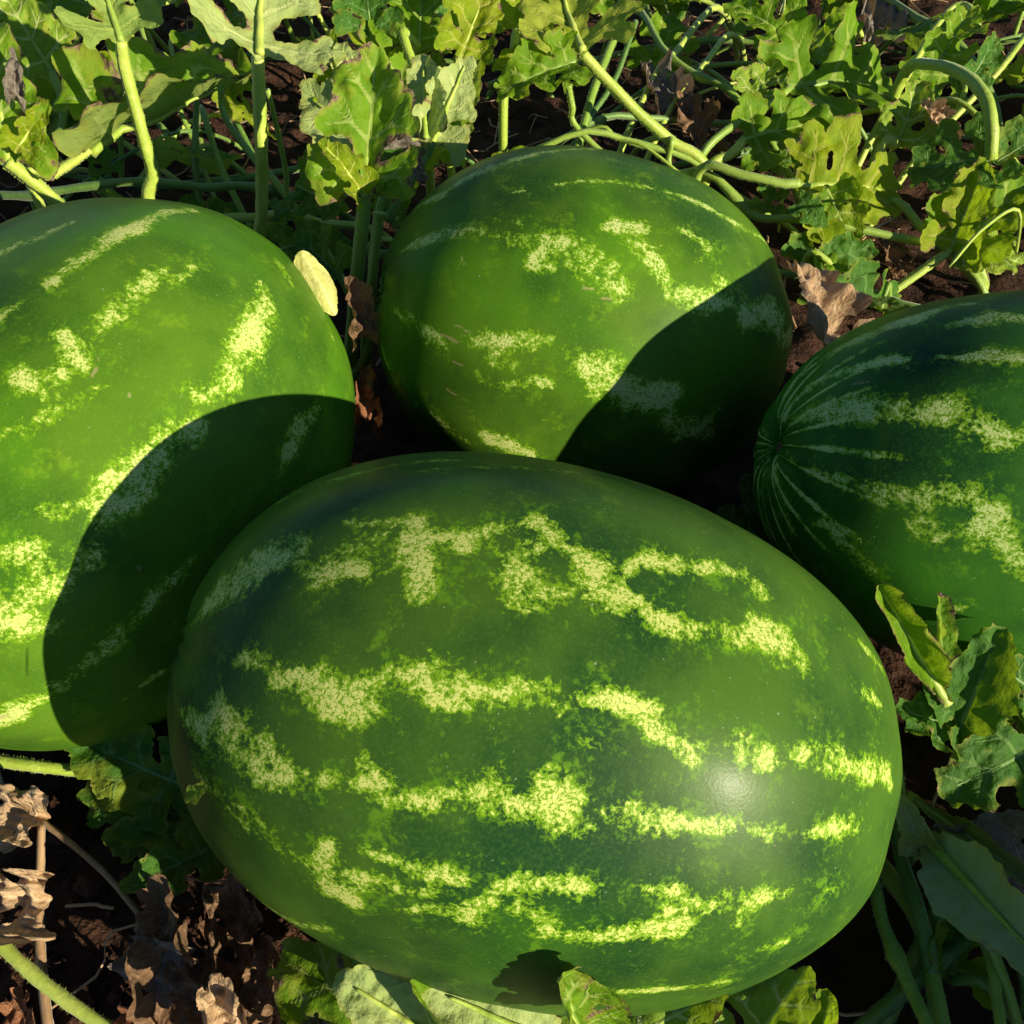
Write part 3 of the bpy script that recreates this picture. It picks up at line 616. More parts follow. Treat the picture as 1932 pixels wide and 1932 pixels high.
# ------------------------------------------------------------------ vine behind the left watermelon
v = vine('watermelon_vine', at(330, 470, z=.0), 'tall-stalked vine with pale leaf undersides behind the left watermelon')
l = leaf(v, at(228, 78, y=.80), at(165, -120, y=.86), (-.4, .7, -.45), LEAF['fresh'], 1, 11, wid=1.05, fold=-.35, cup=-.5, curl=.3, ruf=.03)
petiole(l, [at(236, 130, y=.80), at(268, 250, y=.79), at(288, 330, y=.785), at(284, 400, y=.78)], .0050, .0062, 'pale')
l = leaf(v, at(487, 108, y=.80), at(500, -125, y=.90), (-.4, .7, -.4), LEAF['pale'], 2, 12, wid=1.25, fold=-.25, cup=-.7, curl=.35, ruf=.03)
petiole(l, [at(489, 180, y=.80), at(494, 300, y=.79), at(494, 400, y=.785), at(492, 470, y=.78)], .0056, .0058, 'pale')
l = leaf(v, at(170, 282, y=.82), at(478, 158, y=.92), (-.05, -.25, .95), LEAF['scorch'], 3, 13, wid=.9, fold=.75, cup=.4, curl=.55, ruf=.05, side=.25)
petiole(l, [at(130, 310, y=.81), at(95, 332, y=.80), at(60, 345, y=.79)], .0040, .0045, 'pale')
l = leaf(v, at(14, 305, y=.74), at(-15, 40, y=.80), (.35, -.75, .5), LEAF['scorch'], 4, 14, wid=.75, fold=.35, cup=.6, curl=.3, ruf=.05, tipcurl=.8)
petiole(l, [at(50, 332, y=.745), at(112, 388, y=.75), at(130, 430, y=.75)], .0055, .0062, 'pale')
l = leaf(v, at(30, 285, y=.735), at(95, 185, y=.76), (.2, -.9, .2), LEAF['yellow'], 5, 15, wid=.6, fold=.6, cup=.9, curl=-.3, ruf=.04)
l = leaf(v, at(95, 130, y=.98), at(-5, -30, y=1.02), (.2, -.7, .6), LEAF['pale'], 6, 16, wid=1.0, fold=.2, cup=.4, curl=.5, ruf=.05)
petiole(l, [at(120, 210, y=.96), at(95, 300, y=.93), at(60, 360, y=.92)], .004, .005)
l = leaf(v, at(180, 230, y=1.05), at(60, 120, y=1.06), (.3, -.5, .8), LEAF['dark'], 7, 17, wid=1.0, curl=.7)
petiole(l, [at(150, 130, y=1.04), at(105, 230, y=1.0), at(75, 330, y=.97)], .004, .005, 'green')
l = leaf(v, at(205, 330, y=.90), at(190, 268, y=.92), (.2, -.9, .3), LEAF['dark'], 8, 18, wid=1.0, curl=.2, N=40)
petiole(l, [at(200, 345, y=.9), at(196, 370, y=.9)], .003, .003, 'dark')
stem(v, [at(-40, 372, y=.86), at(60, 368, y=.84), at(160, 352, y=.83), at(270, 342, y=.83), at(390, 354, y=.84), at(470, 352, y=.86)], .0058, .0052, 'dark', knots=(.35, .8), n=40)
stem(v, [at(372, 190, y=.92), at(368, 290, y=.90), at(372, 400, y=.88)], .0042, .0060, 'dark')
stem(v, [at(380, 205, y=.95), at(415, 310, y=.90), at(465, 415, y=.86)], .0046, .0050, 'green')
stem(v, [at(416, 165, y=.96), at(425, 220, y=.95), at(480, 300, y=.90), at(525, 350, y=.87)], .0044, .0055, 'green')
stem(v, [at(415, 416, y=.83), at(480, 410, y=.825), at(545, 404, y=.82), at(600, 420, y=.84)], .0065, .006, 'green', knots=(.65,))
stem(v, [at(505, 170, y=.82), at(520, 230, y=.83), at(537, 310, y=.83), at(540, 350, y=.83), at(528, 404, y=.825)], .0032, .0042, 'green', knots=(.75,))
stem(v, [at(260, 30, y=1.2), at(275, 80, y=1.15), at(300, 120, y=1.1)], .004, .004, 'green')
stem(v, [at(20, 420, y=.88), at(90, 400, y=.86), at(180, 330, y=.9), at(330, 250, y=1.0)], .003, .003, 'dark')

# ------------------------------------------------------------------ upright leaf between left and middle watermelons
v = vine('watermelon_vine', at(668, 690, z=.02), 'vine with upright scorched leaf standing between the left and middle watermelons')
l = leaf(v, at(688, 362, y=.66), at(712, 82, y=.74), (.12, -.85, .5), LEAF['scorch'], 9, 21, N=76, wid=.80, fold=.40, cup=.25, curl=.25, ruf=.055, side=.35)
petiole(l, [at(686, 400, y=.66), at(678, 480, y=.655), at(668, 590, y=.65), at(662, 700, y=.645)], .0050, .0062, 'green')
l = leaf(v, at(682, 365, y=.655), at(598, 262, y=.665), (.5, -.6, .6), LEAF['yellow'], 10, 22, wid=.55, fold=.5, cup=.7, curl=.9, ruf=.06)
l = leaf(v, at(700, 355, y=.665), at(800, 275, y=.72), (-.3, -.3, .9), LEAF['dark'], 11, 23, wid=.6, fold=.3, cup=.5, curl=.7, ruf=.05)
l = leaf(v, at(735, 305, y=.74), at(560, 165, y=.80), (-.1, .75, -.55), LEAF['pale'], 12, 24, wid=.72, fold=-.25, cup=-.3, curl=-.15, ruf=.02)
petiole(l, [at(735, 340, y=.73), at(712, 420, y=.70), at(700, 560, y=.67), at(690, 670, y=.655)], .0044, .0052, 'green')
l = leaf(v, at(690, 195, y=.78), at(638, 78, y=.82), (-.2, .8, -.5), LEAF['pale'], 13, 25, wid=.7, fold=-.2, cup=-.4, curl=-.1, ruf=.03)
l = leaf(v, at(632, 190, y=.79), at(628, 72, y=.83), (-.5, -.7, .5), LEAF['yellow'], 14, 26, wid=.55, fold=.5, cup=.9, curl=.4, ruf=.06)
l = leaf(v, at(806, 262, y=.74), at(800, 95, y=.80), (.25, .85, -.3), LEAF['pale'], 15, 27, wid=.62, fold=-.35, cup=-.2, curl=-.1, ruf=.02)
l = leaf(v, at(815, 268, y=.745), at(885, 102, y=.80), (-.15, .85, -.3), LEAF['pale'], 16, 28, wid=.6, fold=-.35, cup=-.2, curl=-.05, ruf=.02)
petiole(l, [at(800, 300, y=.74), at(760, 360, y=.72), at(730, 420, y=.70)], .004, .0045, 'dark')
l = leaf(v, at(852, 305, y=.80), at(905, 100, y=.86), (-.6, -.6, .3), LEAF['scorch'], 17, 29, wid=.55, fold=.4, cup=.6, curl=.15, ruf=.05)
stem(v, [at(716, 402, y=.68), at(712, 450, y=.675), at(698, 560, y=.66), at(690, 670, y=.65)], .0050, .0048, 'green', knots=(.0,))
l = leaf(v, at(560, 350, y=.82), at(660, 400, y=.78), (.0, -.7, .6), LEAF['dark'], 18, 30, wid=1.0, curl=.5)
l = leaf(v, at(530, 470, y=.74), at(640, 440, y=.74), (.2, -.6, .7), LEAF['dark'], 19, 31, wid=.9, curl=.4)
l = leaf(v, at(640, 520, y=.70), at(560, 440, y=.74), (-.2, -.6, .7), LEAF['dark'], 20, 32, wid=.9, curl=.5)

# ------------------------------------------------------------------ broad leaf on a long stalk behind the middle watermelon
v = vine('watermelon_vine', at(1320, 330, z=.02), 'vine with broad yellow-green leaf on a long slanting stalk behind the middle watermelon')
l = leaf(v, at(1098, 100, y=.98), at(1040, -75, y=1.10), (-.15, .85, -.35), LEAF['yellow'], 21, 41, N=76, wid=1.15, fold=-.3, cup=-.4, curl=.2, ruf=.02)
petiole(l, [at(1130, 135, y=.975), at(1200, 208, y=.965), at(1265, 265, y=.96), at(1330, 318, y=.95)], .0052, .0060, 'pale')
l = leaf(v, at(1085, 112, y=.97), at(930, 185, y=.94), (-.1, -.5, .8), LEAF['fresh'], 22, 42, wid=.8, fold=.3, cup=.5, curl=.5, ruf=.05)
l = leaf(v, at(1060, 100, y=.99), at(925, 130, y=1.0), (0, -.6, .8), LEAF['yellow'], 23, 43, wid=.5, fold=.3, cup=.5, curl=.5, ruf=.05)
l = leaf(v, at(870, 105, y=.98), at(925, -40, y=1.05), (.1, -.8, .5), LEAF['yellow'], 24, 44, wid=.8, fold=.3, cup=.4, curl=.4, ruf=.06)
petiole(l, [at(872, 150, y=.97), at(862, 210, y=.95), at(850, 290, y=.93)], .0040, .0045, 'pale')
l = leaf(v, at(985, 70, y=1.05), at(1000, -70, y=1.1), (0, -.8, .5), LEAF['yellow'], 25, 45, wid=.9, fold=.2, cup=.4, curl=.4, ruf=.06)
petiole(l, [at(975, 60, y=1.04), at(968, 100, y=1.02), at(950, 190, y=.99)], .0045, .005, 'pale')
l = leaf(v, at(790, 90, y=1.0), at(800, -60, y=1.08), (0, -.7, .6), LEAF['fresh'], 26, 46, wid=.9, fold=.2, cup=.4, curl=.4)
petiole(l, [at(760, 60, y=1.0), at(775, 110, y=.98), at(800, 200, y=.95)], .0045, .005, 'pale')
l = leaf(v, at(700, 70, y=1.0), at(690, -60, y=1.05), (0, -.6, .7), LEAF['dark'], 27, 47, wid=1.1, fold=.2, cup=.4, curl=.4)
stem(v, [at(1178, 20, y=1.12), at(1155, 80, y=1.08), at(1120, 170, y=1.02), at(1098, 250, y=.98)], .0062, .0066, 'green')
stem(v, [at(1200, 40, y=1.1), at(1160, 150, y=1.04), at(1105, 235, y=.99)], .004, .004, 'dark')
stem(v, [at(1072, 160, y=.97), at(1080, 200, y=.97), at(1092, 245, y=.965)], .0046, .0040, 'green', knots=(0.,))
l = leaf(v, at(1072, 160, y=.965), at(1062, 132, y=.955), (.1, -.9, .4), LEAF['fresh'], 28, 48, wid=1.2, N=36, fold=.5, cup=1.0, curl=.4)
stem(v, [at(1090, 250, y=.96), at(1200, 270, y=.96), at(1300, 300, y=.95), at(1380, 360, y=.94), at(1440, 400, y=.93)], .0042, .0044, 'green', knots=(.4, .75))
stem(v, [at(1120, 228, y=1.0), at(1220, 222, y=1.02), at(1330, 232, y=1.04), at(1420, 235, y=1.05)], .005, .0045, 'dark')
stem(v, [at(1265, 262, y=.955), at(1262, 310, y=.95)], .0048, .0045, 'green', knots=(0.,))
stem(v, [at(1125, 240, y=.97), at(1165, 262, y=.96), at(1230, 285, y=.94)], .0028, .002, 'pale')

# ------------------------------------------------------------------ tangle at the back right
v = vine('watermelon_vine', at(1400, 330, z=.02), 'sprawling vine with crinkled holed leaves between middle and right watermelons')
l = leaf(v, at(1490, 165, y=1.06), at(1685, 165, y=1.12), (-.1, -.5, .85), LEAF['fresh'], 31, 51, N=76, wid=1.0, fold=.35, cup=.3, curl=.6, ruf=.055, crink=.022)
petiole(l, [at(1450, 200, y=1.03), at(1400, 225, y=1.0), at(1320, 300, y=.96)], .0040, .0045, 'green')
l = leaf(v, at(1405, 262, y=.98), at(1565, 232, y=1.02), (.0, -.55, .8), LEAF['fresh'], 32, 52, N=80, wid=.9, fold=.3, cup=.4, curl=.5, ruf=.055, crink=.02)
petiole(l, [at(1380, 290, y=.97), at(1335, 322, y=.96)], .0050, .0050, 'pale')
l = leaf(v, at(1508, 346, y=.90), at(1705, 362, y=.92), (.1, -.55, .8), LEAF['yellow'], 33, 53, N=76, wid=1.15, fold=.15, cup=.2, curl=.35, ruf=.04, crink=.018)
petiole(l, [at(1470, 345, y=.90), at(1400, 330, y=.91), at(1320, 322, y=.93)], .0045, .0050, 'green')
l = leaf(v, at(1560, 355, y=.885), at(1610, 480, y=.86), (-.4, -.3, .8), LEAF['fresh'], 34, 54, wid=.7, fold=.3, cup=.6, curl=.7, ruf=.04)
l = leaf(v, at(1690, 275, y=.98), at(1738, 152, y=1.04), (-.2, -.7, .6), LEAF['pale'], 35, 55, wid=.75, fold=.4, cup=.4, curl=.5, ruf=.05, crink=.02)
petiole(l, [at(1670, 265, y=.98), at(1645, 330, y=.97)], .0058, .006, 'pale')
l = leaf(v, at(1420, 190, y=1.05), at(1470, 105, y=1.1), (-.2, -.6, .7), LEAF['pale'], 36, 56, wid=.9, fold=.3, cup=.4, curl=.5, ruf=.05)
l = leaf(v, at(1480, 70, y=1.15), at(1375, 0, y=1.2), (.1, -.7, .6), LEAF['fresh'], 37, 57, wid=1.1, fold=.3, cup=.4, curl=.5, ruf=.05)
petiole(l, [at(1482, 110, y=1.13), at(1495, 150, y=1.1)], .003, .003, 'pale')
l = leaf(v, at(1440, 400, y=.90), at(1460, 330, y=.93), (.0, -.7, .6), LEAF['dark'], 38, 58, wid=1.1, N=44)
l = leaf(v, at(1500, 385, y=.87), at(1560, 430, y=.85), (.0, -.6, .8), LEAF['dark'], 39, 59, wid=.8, N=44)
l = leaf(v, at(1470, 300, y=.95), at(1560, 330, y=.94), (.0, -.6, .8), LEAF['dark'], 40, 60, wid=.8, N=44, ruf=.02)
stem(v, [at(1345, 15, y=1.25), at(1275, 98, y=1.15), at(1240, 135, y=1.1)], .0055, .0055, 'pale')
stem(v, [at(1205, 20, y=1.25), at(1250, 90, y=1.15), at(1310, 140, y=1.1), at(1380, 175, y=1.06)], .0055, .0052, 'green', knots=(.6,))
stem(v, [at(1375, 65, y=1.2), at(1330, 120, y=1.12), at(1290, 170, y=1.08), at(1250, 235, y=1.02)], .005, .0045, 'pale')
stem(v, [at(1270, 140, y=1.12), at(1400, 120, y=1.14), at(1500, 135, y=1.12)], .004, .004, 'dark')
stem(v, [at(1330, 325, y=.93), at(1420, 405, y=.90), at(1490, 412, y=.88), at(1560, 420, y=.87), at(1680, 445, y=.86), at(1780, 468, y=.85)], .0060, .0055, 'green', knots=(.3, .9), n=40)
stem(v, [at(1480, 0, y=1.3), at(1475, 60, y=1.2), at(1490, 130, y=1.1)], .0025, .0025, 'pale', name='tendril')

v = vine('watermelon_vine', at(1790, 480, z=.03), 'vine with pale arching stalk over the top of the right watermelon')
l = leaf(v, at(1870, 300, y=.90), at(1705, 325, y=.92), (-.1, -.45, .85), LEAF['dark'], 41, 61, N=80, wid=1.15, fold=.25, cup=.3, curl=.4, ruf=.03)
petiole(l, [at(1872, 240, y=.91), at(1862, 190, y=.93), at(1825, 145, y=.97), at(1755, 122, y=1.02), at(1700, 150, y=1.06)], .0062, .0060, 'pale')
l = leaf(v, at(1880, 305, y=.90), at(1990, 240, y=.92), (-.1, -.5, .8), LEAF['dark'], 42, 62, wid=.9, fold=.25, cup=.3, curl=.4)
l = leaf(v, at(1792, 472, y=.84), at(1862, 300, y=.90), (-.4, -.7, .5), LEAF['yellow'], 43, 63, N=80, wid=.65, fold=.5, cup=.4, curl=.3, ruf=.05)
petiole(l, [at(1740, 510, y=.83), at(1690, 545, y=.82), at(1640, 580, y=.81)], .0046, .0050, 'pale')
l = leaf(v, at(1800, 470, y=.845), at(1960, 330, y=.9), (-.3, -.5, .8), LEAF['fresh'], 44, 64, N=80, wid=.95, fold=.4, cup=.4, curl=.4, ruf=.05)
l = leaf(v, at(1805, 480, y=.84), at(1935, 500, y=.83), (-.1, -.4, .9), LEAF['pale'], 45, 65, wid=.8, fold=.3, cup=.4, curl=.7, ruf=.05)
petiole(l, [at(1800, 484, y=.84), at(1830, 515, y=.83), at(1862, 548, y=.82)], .0050, .0050, 'pale')
l = leaf(v, at(1775, 110, y=1.06), at(1835, 15, y=1.12), (-.3, -.7, .6), LEAF['fresh'], 46, 66, N=72, wid=.75, fold=.4, cup=.6, curl=.6, ruf=.06)
l = leaf(v, at(1830, 150, y=1.02), at(1880, 60, y=1.05), (.3, -.7, .5), LEAF['dark'], 47, 67, wid=.8, fold=.3, cup=.5, curl=.5, ruf=.05)
stem(v, [at(1728, 115, y=1.1), at(1760, 60, y=1.13), at(1800, 12, y=1.16), at(1830, 15, y=1.15), at(1850, 60, y=1.10)], .0055, .0048, 'pale')
stem(v, [at(1940, 60, y=1.1), at(1895, 120, y=1.06), at(1850, 170, y=1.04)], .0050, .0050, 'pale')
stem(v, [at(1690, 380, y=.90), at(1735, 425, y=.87), at(1790, 474, y=.845)], .0056, .0060, 'green', knots=(1.,))
stem(v, [at(1660, -5, y=1.4), at(1730, 35, y=1.3), at(1800, 75, y=1.25)], .008, .008, 'dark')
stem(v, [at(1690, 200, y=1.05), at(1760, 190, y=1.03), at(1830, 205, y=1.0)], .0045, .004, 'pale')

# ------------------------------------------------------------------ leaves in the shade between left and front watermelons
v = vine('watermelon_vine', at(250, 1500, z=.02), 'shaded curled leaves in the gap between left and front watermelons')
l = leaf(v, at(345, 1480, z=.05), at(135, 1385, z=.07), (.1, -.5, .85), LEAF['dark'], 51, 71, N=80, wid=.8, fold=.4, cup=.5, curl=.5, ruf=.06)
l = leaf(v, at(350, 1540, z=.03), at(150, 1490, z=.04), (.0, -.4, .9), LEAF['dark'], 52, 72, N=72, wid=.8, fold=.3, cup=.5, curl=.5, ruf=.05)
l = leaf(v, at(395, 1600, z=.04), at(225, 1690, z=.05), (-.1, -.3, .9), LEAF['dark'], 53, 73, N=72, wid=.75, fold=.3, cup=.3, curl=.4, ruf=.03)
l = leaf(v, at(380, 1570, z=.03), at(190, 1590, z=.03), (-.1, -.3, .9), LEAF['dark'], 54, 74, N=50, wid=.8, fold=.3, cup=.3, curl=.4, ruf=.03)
stem(v, [at(-60, 1430, z=.05), at(0, 1436, z=.05), at(70, 1446, z=.048), at(170, 1458, z=.04), at(260, 1475, z=.03)], .0062, .0045, 'pale')

# ------------------------------------------------------------------ leaves along the bottom edge
v = vine('watermelon_vine', at(1000, 1990, z=.02), 'row of pale curled leaves at the foot of the front watermelon')
l = leaf(v, at(800, 1990, z=.07), at(515, 1800, z=.07), (-.1, .1, .95), LEAF['scorch'], 61, 81, N=80, wid=.75, fold=.25, cup=.5, curl=.5, ruf=.04)
l = leaf(v, at(860, 1985, z=.09), at(636, 1842, z=.12), (-.3, .35, -.8), LEAF['pale'], 1006, 82, N=80, wid=.85, fold=-.3, cup=-.8, curl=-.4, ruf=.05)
l = leaf(v, at(840, 1985, z=.10), at(775, 1850, z=.15), (.9, -.2, .3), LEAF['fresh'], 1003, 83, N=72, wid=.7, fold=.6, cup=3.2, curl=.3, ruf=.04)
l = leaf(v, at(1080, 1980, z=.10), at(800, 1858, z=.14), (-.35, .45, -.75), LEAF['pale'], 1007, 84, N=80, wid=.7, fold=-.3, cup=-.9, curl=-.4, ruf=.05)
l = leaf(v, at(1100, 1955, z=.150), at(1066, 1832, z=.208), (.8, -.5, .2), LEAF['scorch'], 65, 85, N=76, wid=.6, fold=.5, cup=2.4, curl=-.2, ruf=.04, tipcurl=-.5)
l = leaf(v, at(1130, 1990, z=.08), at(1380, 1855, z=.12), (.0, -.2, .95), LEAF['pale'], 66, 86, N=80, wid=.8, fold=.2, cup=.3, curl=.5, ruf=.05)
l = leaf(v, at(1400, 2000, z=.07), at(1530, 1815, z=.12), (-.2, .0, .95), LEAF['pale'], 67, 87, N=80, wid=.9, fold=.3, cup=.4, curl=.4, ruf=.04)
l = leaf(v, at(1540, 1990, z=.06), at(1570, 1860, z=.10), (-.6, -.4, .6), LEAF['fresh'], 68, 88, N=72, wid=.8, fold=.5, cup=.8, curl=.2, ruf=.04)
l = leaf(v, at(620, 1990, z=.06), at(560, 1850, z=.05), (-.1, -.1, .95), LEAF['dark'], 69, 89, N=72, wid=.8, fold=.3, cup=.4, curl=.4, ruf=.04)
stem(v, [at(560, 2020, z=.03), at(900, 2010, z=.06), at(1300, 2010, z=.06), at(1600, 1990, z=.04)], .006, .006, 'green')

# ------------------------------------------------------------------ lower right
v = vine('watermelon_vine', at(1820, 1400, z=.02), 'dark forked leaf with curled brown tips beneath the right watermelon')
l = leaf(v, at(1790, 1330, z=.14), at(1652, 1092, z=.205), (-.15, -.6, .75), LEAF['scorch'], 1008, 91, N=76, wid=.50, fold=.75, cup=2.2, curl=-.25, ruf=.07)
l = leaf(v, at(1775, 1300, z=.145), at(1772, 1118, z=.19), (.45, -.7, .5), LEAF['scorch'], 1009, 92, N=72, wid=.42, fold=.6, cup=1.8, curl=.15, ruf=.05)
l = leaf(v, at(1800, 1400, z=.11), at(1885, 1180, z=.175), (-.3, -.5, .8), LEAF['dark'], 1010, 93, N=80, wid=.80, fold=.3, cup=.7, curl=.35, ruf=.05)
l = leaf(v, at(1820, 1380, z=.11), at(1685, 1335, z=.13), (.1, -.4, .9), LEAF['dark'], 74, 94, N=72, wid=.9, fold=.3, cup=.6, curl=.5, ruf=.06)
l = leaf(v, at(1985, 1330, z=.12), at(1870, 1250, z=.15), (-.2, -.4, .9), LEAF['dark'], 79, 99, N=72, wid=.9, fold=.3, cup=.6, curl=.5, ruf=.06)
l = leaf(v, at(1830, 1370, z=.115), at(1740, 1250, z=.15), (.1, -.6, .8), LEAF['dark'], 80, 100, N=72, wid=.8, fold=.3, cup=.6, curl=.4, ruf=.05)
l = leaf(v, at(1990, 1390, z=.11), at(1765, 1500, z=.10), (-.1, -.4, .9), LEAF['dark'], 75, 95, N=80, wid=.8, fold=.2, cup=.4, curl=.6, ruf=.05)
l = leaf(v, at(1970, 1345, z=.11), at(1870, 1335, z=.12), (-.2, -.5, .8), LEAF['scorch'], 76, 96, N=72, wid=1.0, fold=.2, cup=.4, curl=.6, ruf=.05)
petiole(l, [at(1920, 1420, z=.05), at(1850, 1480, z=.02)], .004, .004, 'dark')

v = vine('watermelon_vine', at(1740, 1760, z=.02), 'big folded grey-green leaf and forked stems in the bottom right corner')
l = leaf(v, at(1730, 1560, z=.075), at(2010, 1860, z=.11), (.3, .55, -.75), LEAF['grey'], 1004, 97, N=80, wid=.62, fold=-.5, cup=-.8, curl=-.25, ruf=.015, crink=.006)
l = leaf(v, at(1715, 1500, z=.07), at(2000, 1700, z=.10), (-.3, -.4, .8), LEAF['grey'], 1005, 98, N=80, wid=.35, fold=.9, cup=.5, curl=-.25, ruf=.01, crink=.006)
stem(v, [at(1690, 1440, z=.06), at(1702, 1500, z=.06), at(1735, 1580, z=.07), at(1800, 1640, z=.08)], .0035, .004, 'green')
stem(v, [at(1685, 1500, z=.05), at(1700, 1620, z=.05), at(1738, 1735, z=.05)], .0050, .0070, 'dark', knots=(1.,))
stem(v, [at(1640, 1640, z=.045), at(1668, 1750, z=.045), at(1715, 1860, z=.045), at(1765, 1980, z=.05)], .0050, .0056, 'green', knots=(.5,))
stem(v, [at(1695, 1680, z=.03), at(1740, 1760, z=.035), at(1760, 1850, z=.04), at(1790, 1990, z=.04)], .0058, .0062, 'green', knots=(.25,))
stem(v, [at(1790, 1690, z=.05), at(1770, 1720, z=.045), at(1745, 1770, z=.035)], .0075, .0060, 'dark', knots=(0.,))
stem(v, [at(1890, 1730, z=.03), at(1790, 1800, z=.03), at(1755, 1830, z=.035)], .0065, .0060, 'dark')
stem(v, [at(1865, 1800, z=.05), at(1880, 1880, z=.05), at(1890, 1990, z=.05)], .0042, .0042, 'green')
stem(v, [at(1700, 1640, z=.02), at(1760, 1600, z=.02), at(1840, 1640, z=.02), at(1900, 1760, z=.02)], .003, .003, 'dark')

l = leaf(v, at(1760, 1640, z=.06), at(1700, 1500, z=.115), (-.5, -.3, .8), LEAF['grey'], 1011, 101, N=72, wid=.45, fold=.4, cup=.8, curl=.3, ruf=.03)
l = leaf(v, (.305, .125, .04), (.288, .150, .150), SUNF, LEAF['grey'], 1012, 102, N=72, wid=.50, fold=.2, cup=.5, curl=.2, ruf=.03)  # unseen leaf added past the right edge to shade the front watermelon's end

# green runner crossing the bottom left corner
v = vine('vine_runner', at(0, 1775, z=.03), 'single bright green bare stem crossing the bottom left corner', 'stem', None)
stem(v, [at(-60, 1720, z=.05), at(0, 1780, z=.05), at(90, 1862, z=.045), at(190, 1932, z=.04), at(280, 1985, z=.035)], .0058, .0052, 'pale', n=40)

# ------------------------------------------------------------------ dry leaves
def dry(B, T, face, mat, sid, seed, label, stalk=None, N=64, cat='dry leaf', **kw):
    kw = dict(dict(fold=.5, cup=1.6, curl=1.0, ruf=.11, crink=.055, wid=.9), **kw)
    o = leaf(None, B, T, face, DRY[mat], sid, seed, N, name='dry_leaf', **kw)
    tag(o, label, cat, 'withered leaves on the soil')
    if stalk: tube('petiole', [B] + stalk, .0022, .0030, STEM['dry'], o, B)
    return o
dry(at(78, 1555, z=.06), at(-50, 1530, z=.05), (.4, -.3, .8), 'tan', 3, 201, 'tan withered leaf at left edge atop a dry stalk', [at(76, 1650, z=.05), at(74, 1750, z=.04), at(84, 1880, z=.03), at(98, 1990, z=.02)], curl=.6, cup=.8)
dry(at(86, 1700, z=.05), at(-30, 1670, z=.03), (.3, -.4, .8), 'tan', 5, 202, 'grey-tan shrivelled leaf halfway down the dry stalk at left edge', curl=1.4, crink=.08)
dry(at(-20, 1800, z=.02), at(70, 1740, z=.02), (.1, -.3, .9), 'tan', 6, 203, 'small crumpled leaf scrap below the shrivelled leaf at left edge')
dry(at(390, 1900, z=.03), at(300, 1660, z=.06), (-.1, -.5, .8), 'brown', 7, 204, 'dark brown curled leaf under the left end of front watermelon', cup=2.0, crink=.07)
dry(at(480, 1830, z=.03), at(420, 1650, z=.05), (.2, -.4, .8), 'brown', 8, 205, 'shaded brown leaf tucked against the front watermelon rind', cup=1.8, crink=.08)
dry(at(400, 1840, z=.03), at(235, 1770, z=.05), (-.1, -.4, .9), 'grey', 9, 206, 'grey-brown leaf with curled tip reaching left over dark soil', cup=1.5, curl=1.5)
dry(at(440, 1985, z=.06), at(400, 1830, z=.09), (.3, -.5, .8), 'tan', 10, 207, 'sunlit tan crumpled leaf at the bottom edge left of centre', cup=2.0, crink=.09)
dry(at(330, 1990, z=.02), at(230, 1890, z=.04), (.2, -.5, .8), 'rust', 11, 208, 'orange-brown torn leaf at the bottom edge beside the green stem', cup=1.6, crink=.08)
dry(at(540, 1960, z=.03), at(500, 1790, z=.06), (-.2, -.4, .8), 'brown', 12, 209, 'brown twisted leaf just left of the pale curled green leaves', cup=2.0, crink=.08)
dry(at(470, 1930, z=.045), at(330, 1860, z=.05), (-.1, -.4, .9), 'brown', 13, 210, 'flat dark brown leaf in the middle of the withered heap', crink=.08)
dry(at(60, 1990, z=.01), at(40, 1860, z=.02), (.1, -.4, .9), 'rust', 14, 211, 'reddish brown leaf scrap in the bottom left corner', crink=.05)
dry(at(1570, 690, y=.66), at(1490, 490, y=.76), (.5, -.6, .6), 'tan', 15, 212, 'tan dry leaf with spotted shade between middle and right watermelons', cup=.9, curl=.5, crink=.03, ruf=.06)
dry(at(2000, 1640, z=.05), at(1735, 1575, z=.07), (-.1, -.5, .8), 'grey', 16, 213, 'grey-brown papery leaf inside the fold at bottom right', cup=1.0, curl=.4, crink=.03)
dry(at(676, 640, z=.16), at(648, 520, z=.20), (.6, -.5, .3), 'brown', 17, 214, 'brown dry leaf behind the yellow petal by the left watermelon', wid=.5, cup=1.4)
dry(at(690, 800, z=.09), at(692, 680, z=.13), (.2, -.8, .5), 'rust', 18, 215, 'small orange-brown crumpled scrap between left and middle watermelons', wid=.5, cup=2.2, crink=.10)
dry(at(1260, 230, y=1.05), at(1215, 120, y=1.12), (.2, -.6, .7), 'grey', 19, 216, 'shaggy grey-brown withered leaf hanging under stems at the back centre', cup=2.0, crink=.07)
dry(at(1330, 300, y=1.0), at(1290, 180, y=1.06), (-.1, -.6, .7), 'brown', 20, 217, 'dark shrivelled leaf beside the shaggy one at the back centre')
dry(at(1650, 85, y=1.3), at(1630, 10, y=1.4), (.1, -.7, .6), 'grey', 21, 218, 'greyish curled leaf near the top edge at right')
dry(at(1690, 520, y=.85), at(1660, 440, y=.88), (.1, -.7, .6), 'brown', 22, 219, 'brown shrivelled leaf under the yellow-green leaf tip above right watermelon')
dry(at(1780, 260, y=.98), at(1740, 190, y=1.0), (.1, -.7, .6), 'tan', 23, 220, 'light tan dry scrap left of the pale arching stalk')
dry(at(30, 190, y=.75), at(25, 95, y=.77), (.4, -.8, .4), 'grey', 24, 221, 'greyish-pink dried leaf rim at the left edge near the top', wid=.4, cup=2.2)
dry(at(720, 290, y=.70), at(800, 330, y=.72), (-.1, -.6, .7), 'grey', 25, 222, 'grey crinkled dead leaf under the upright leaf beside middle watermelon')

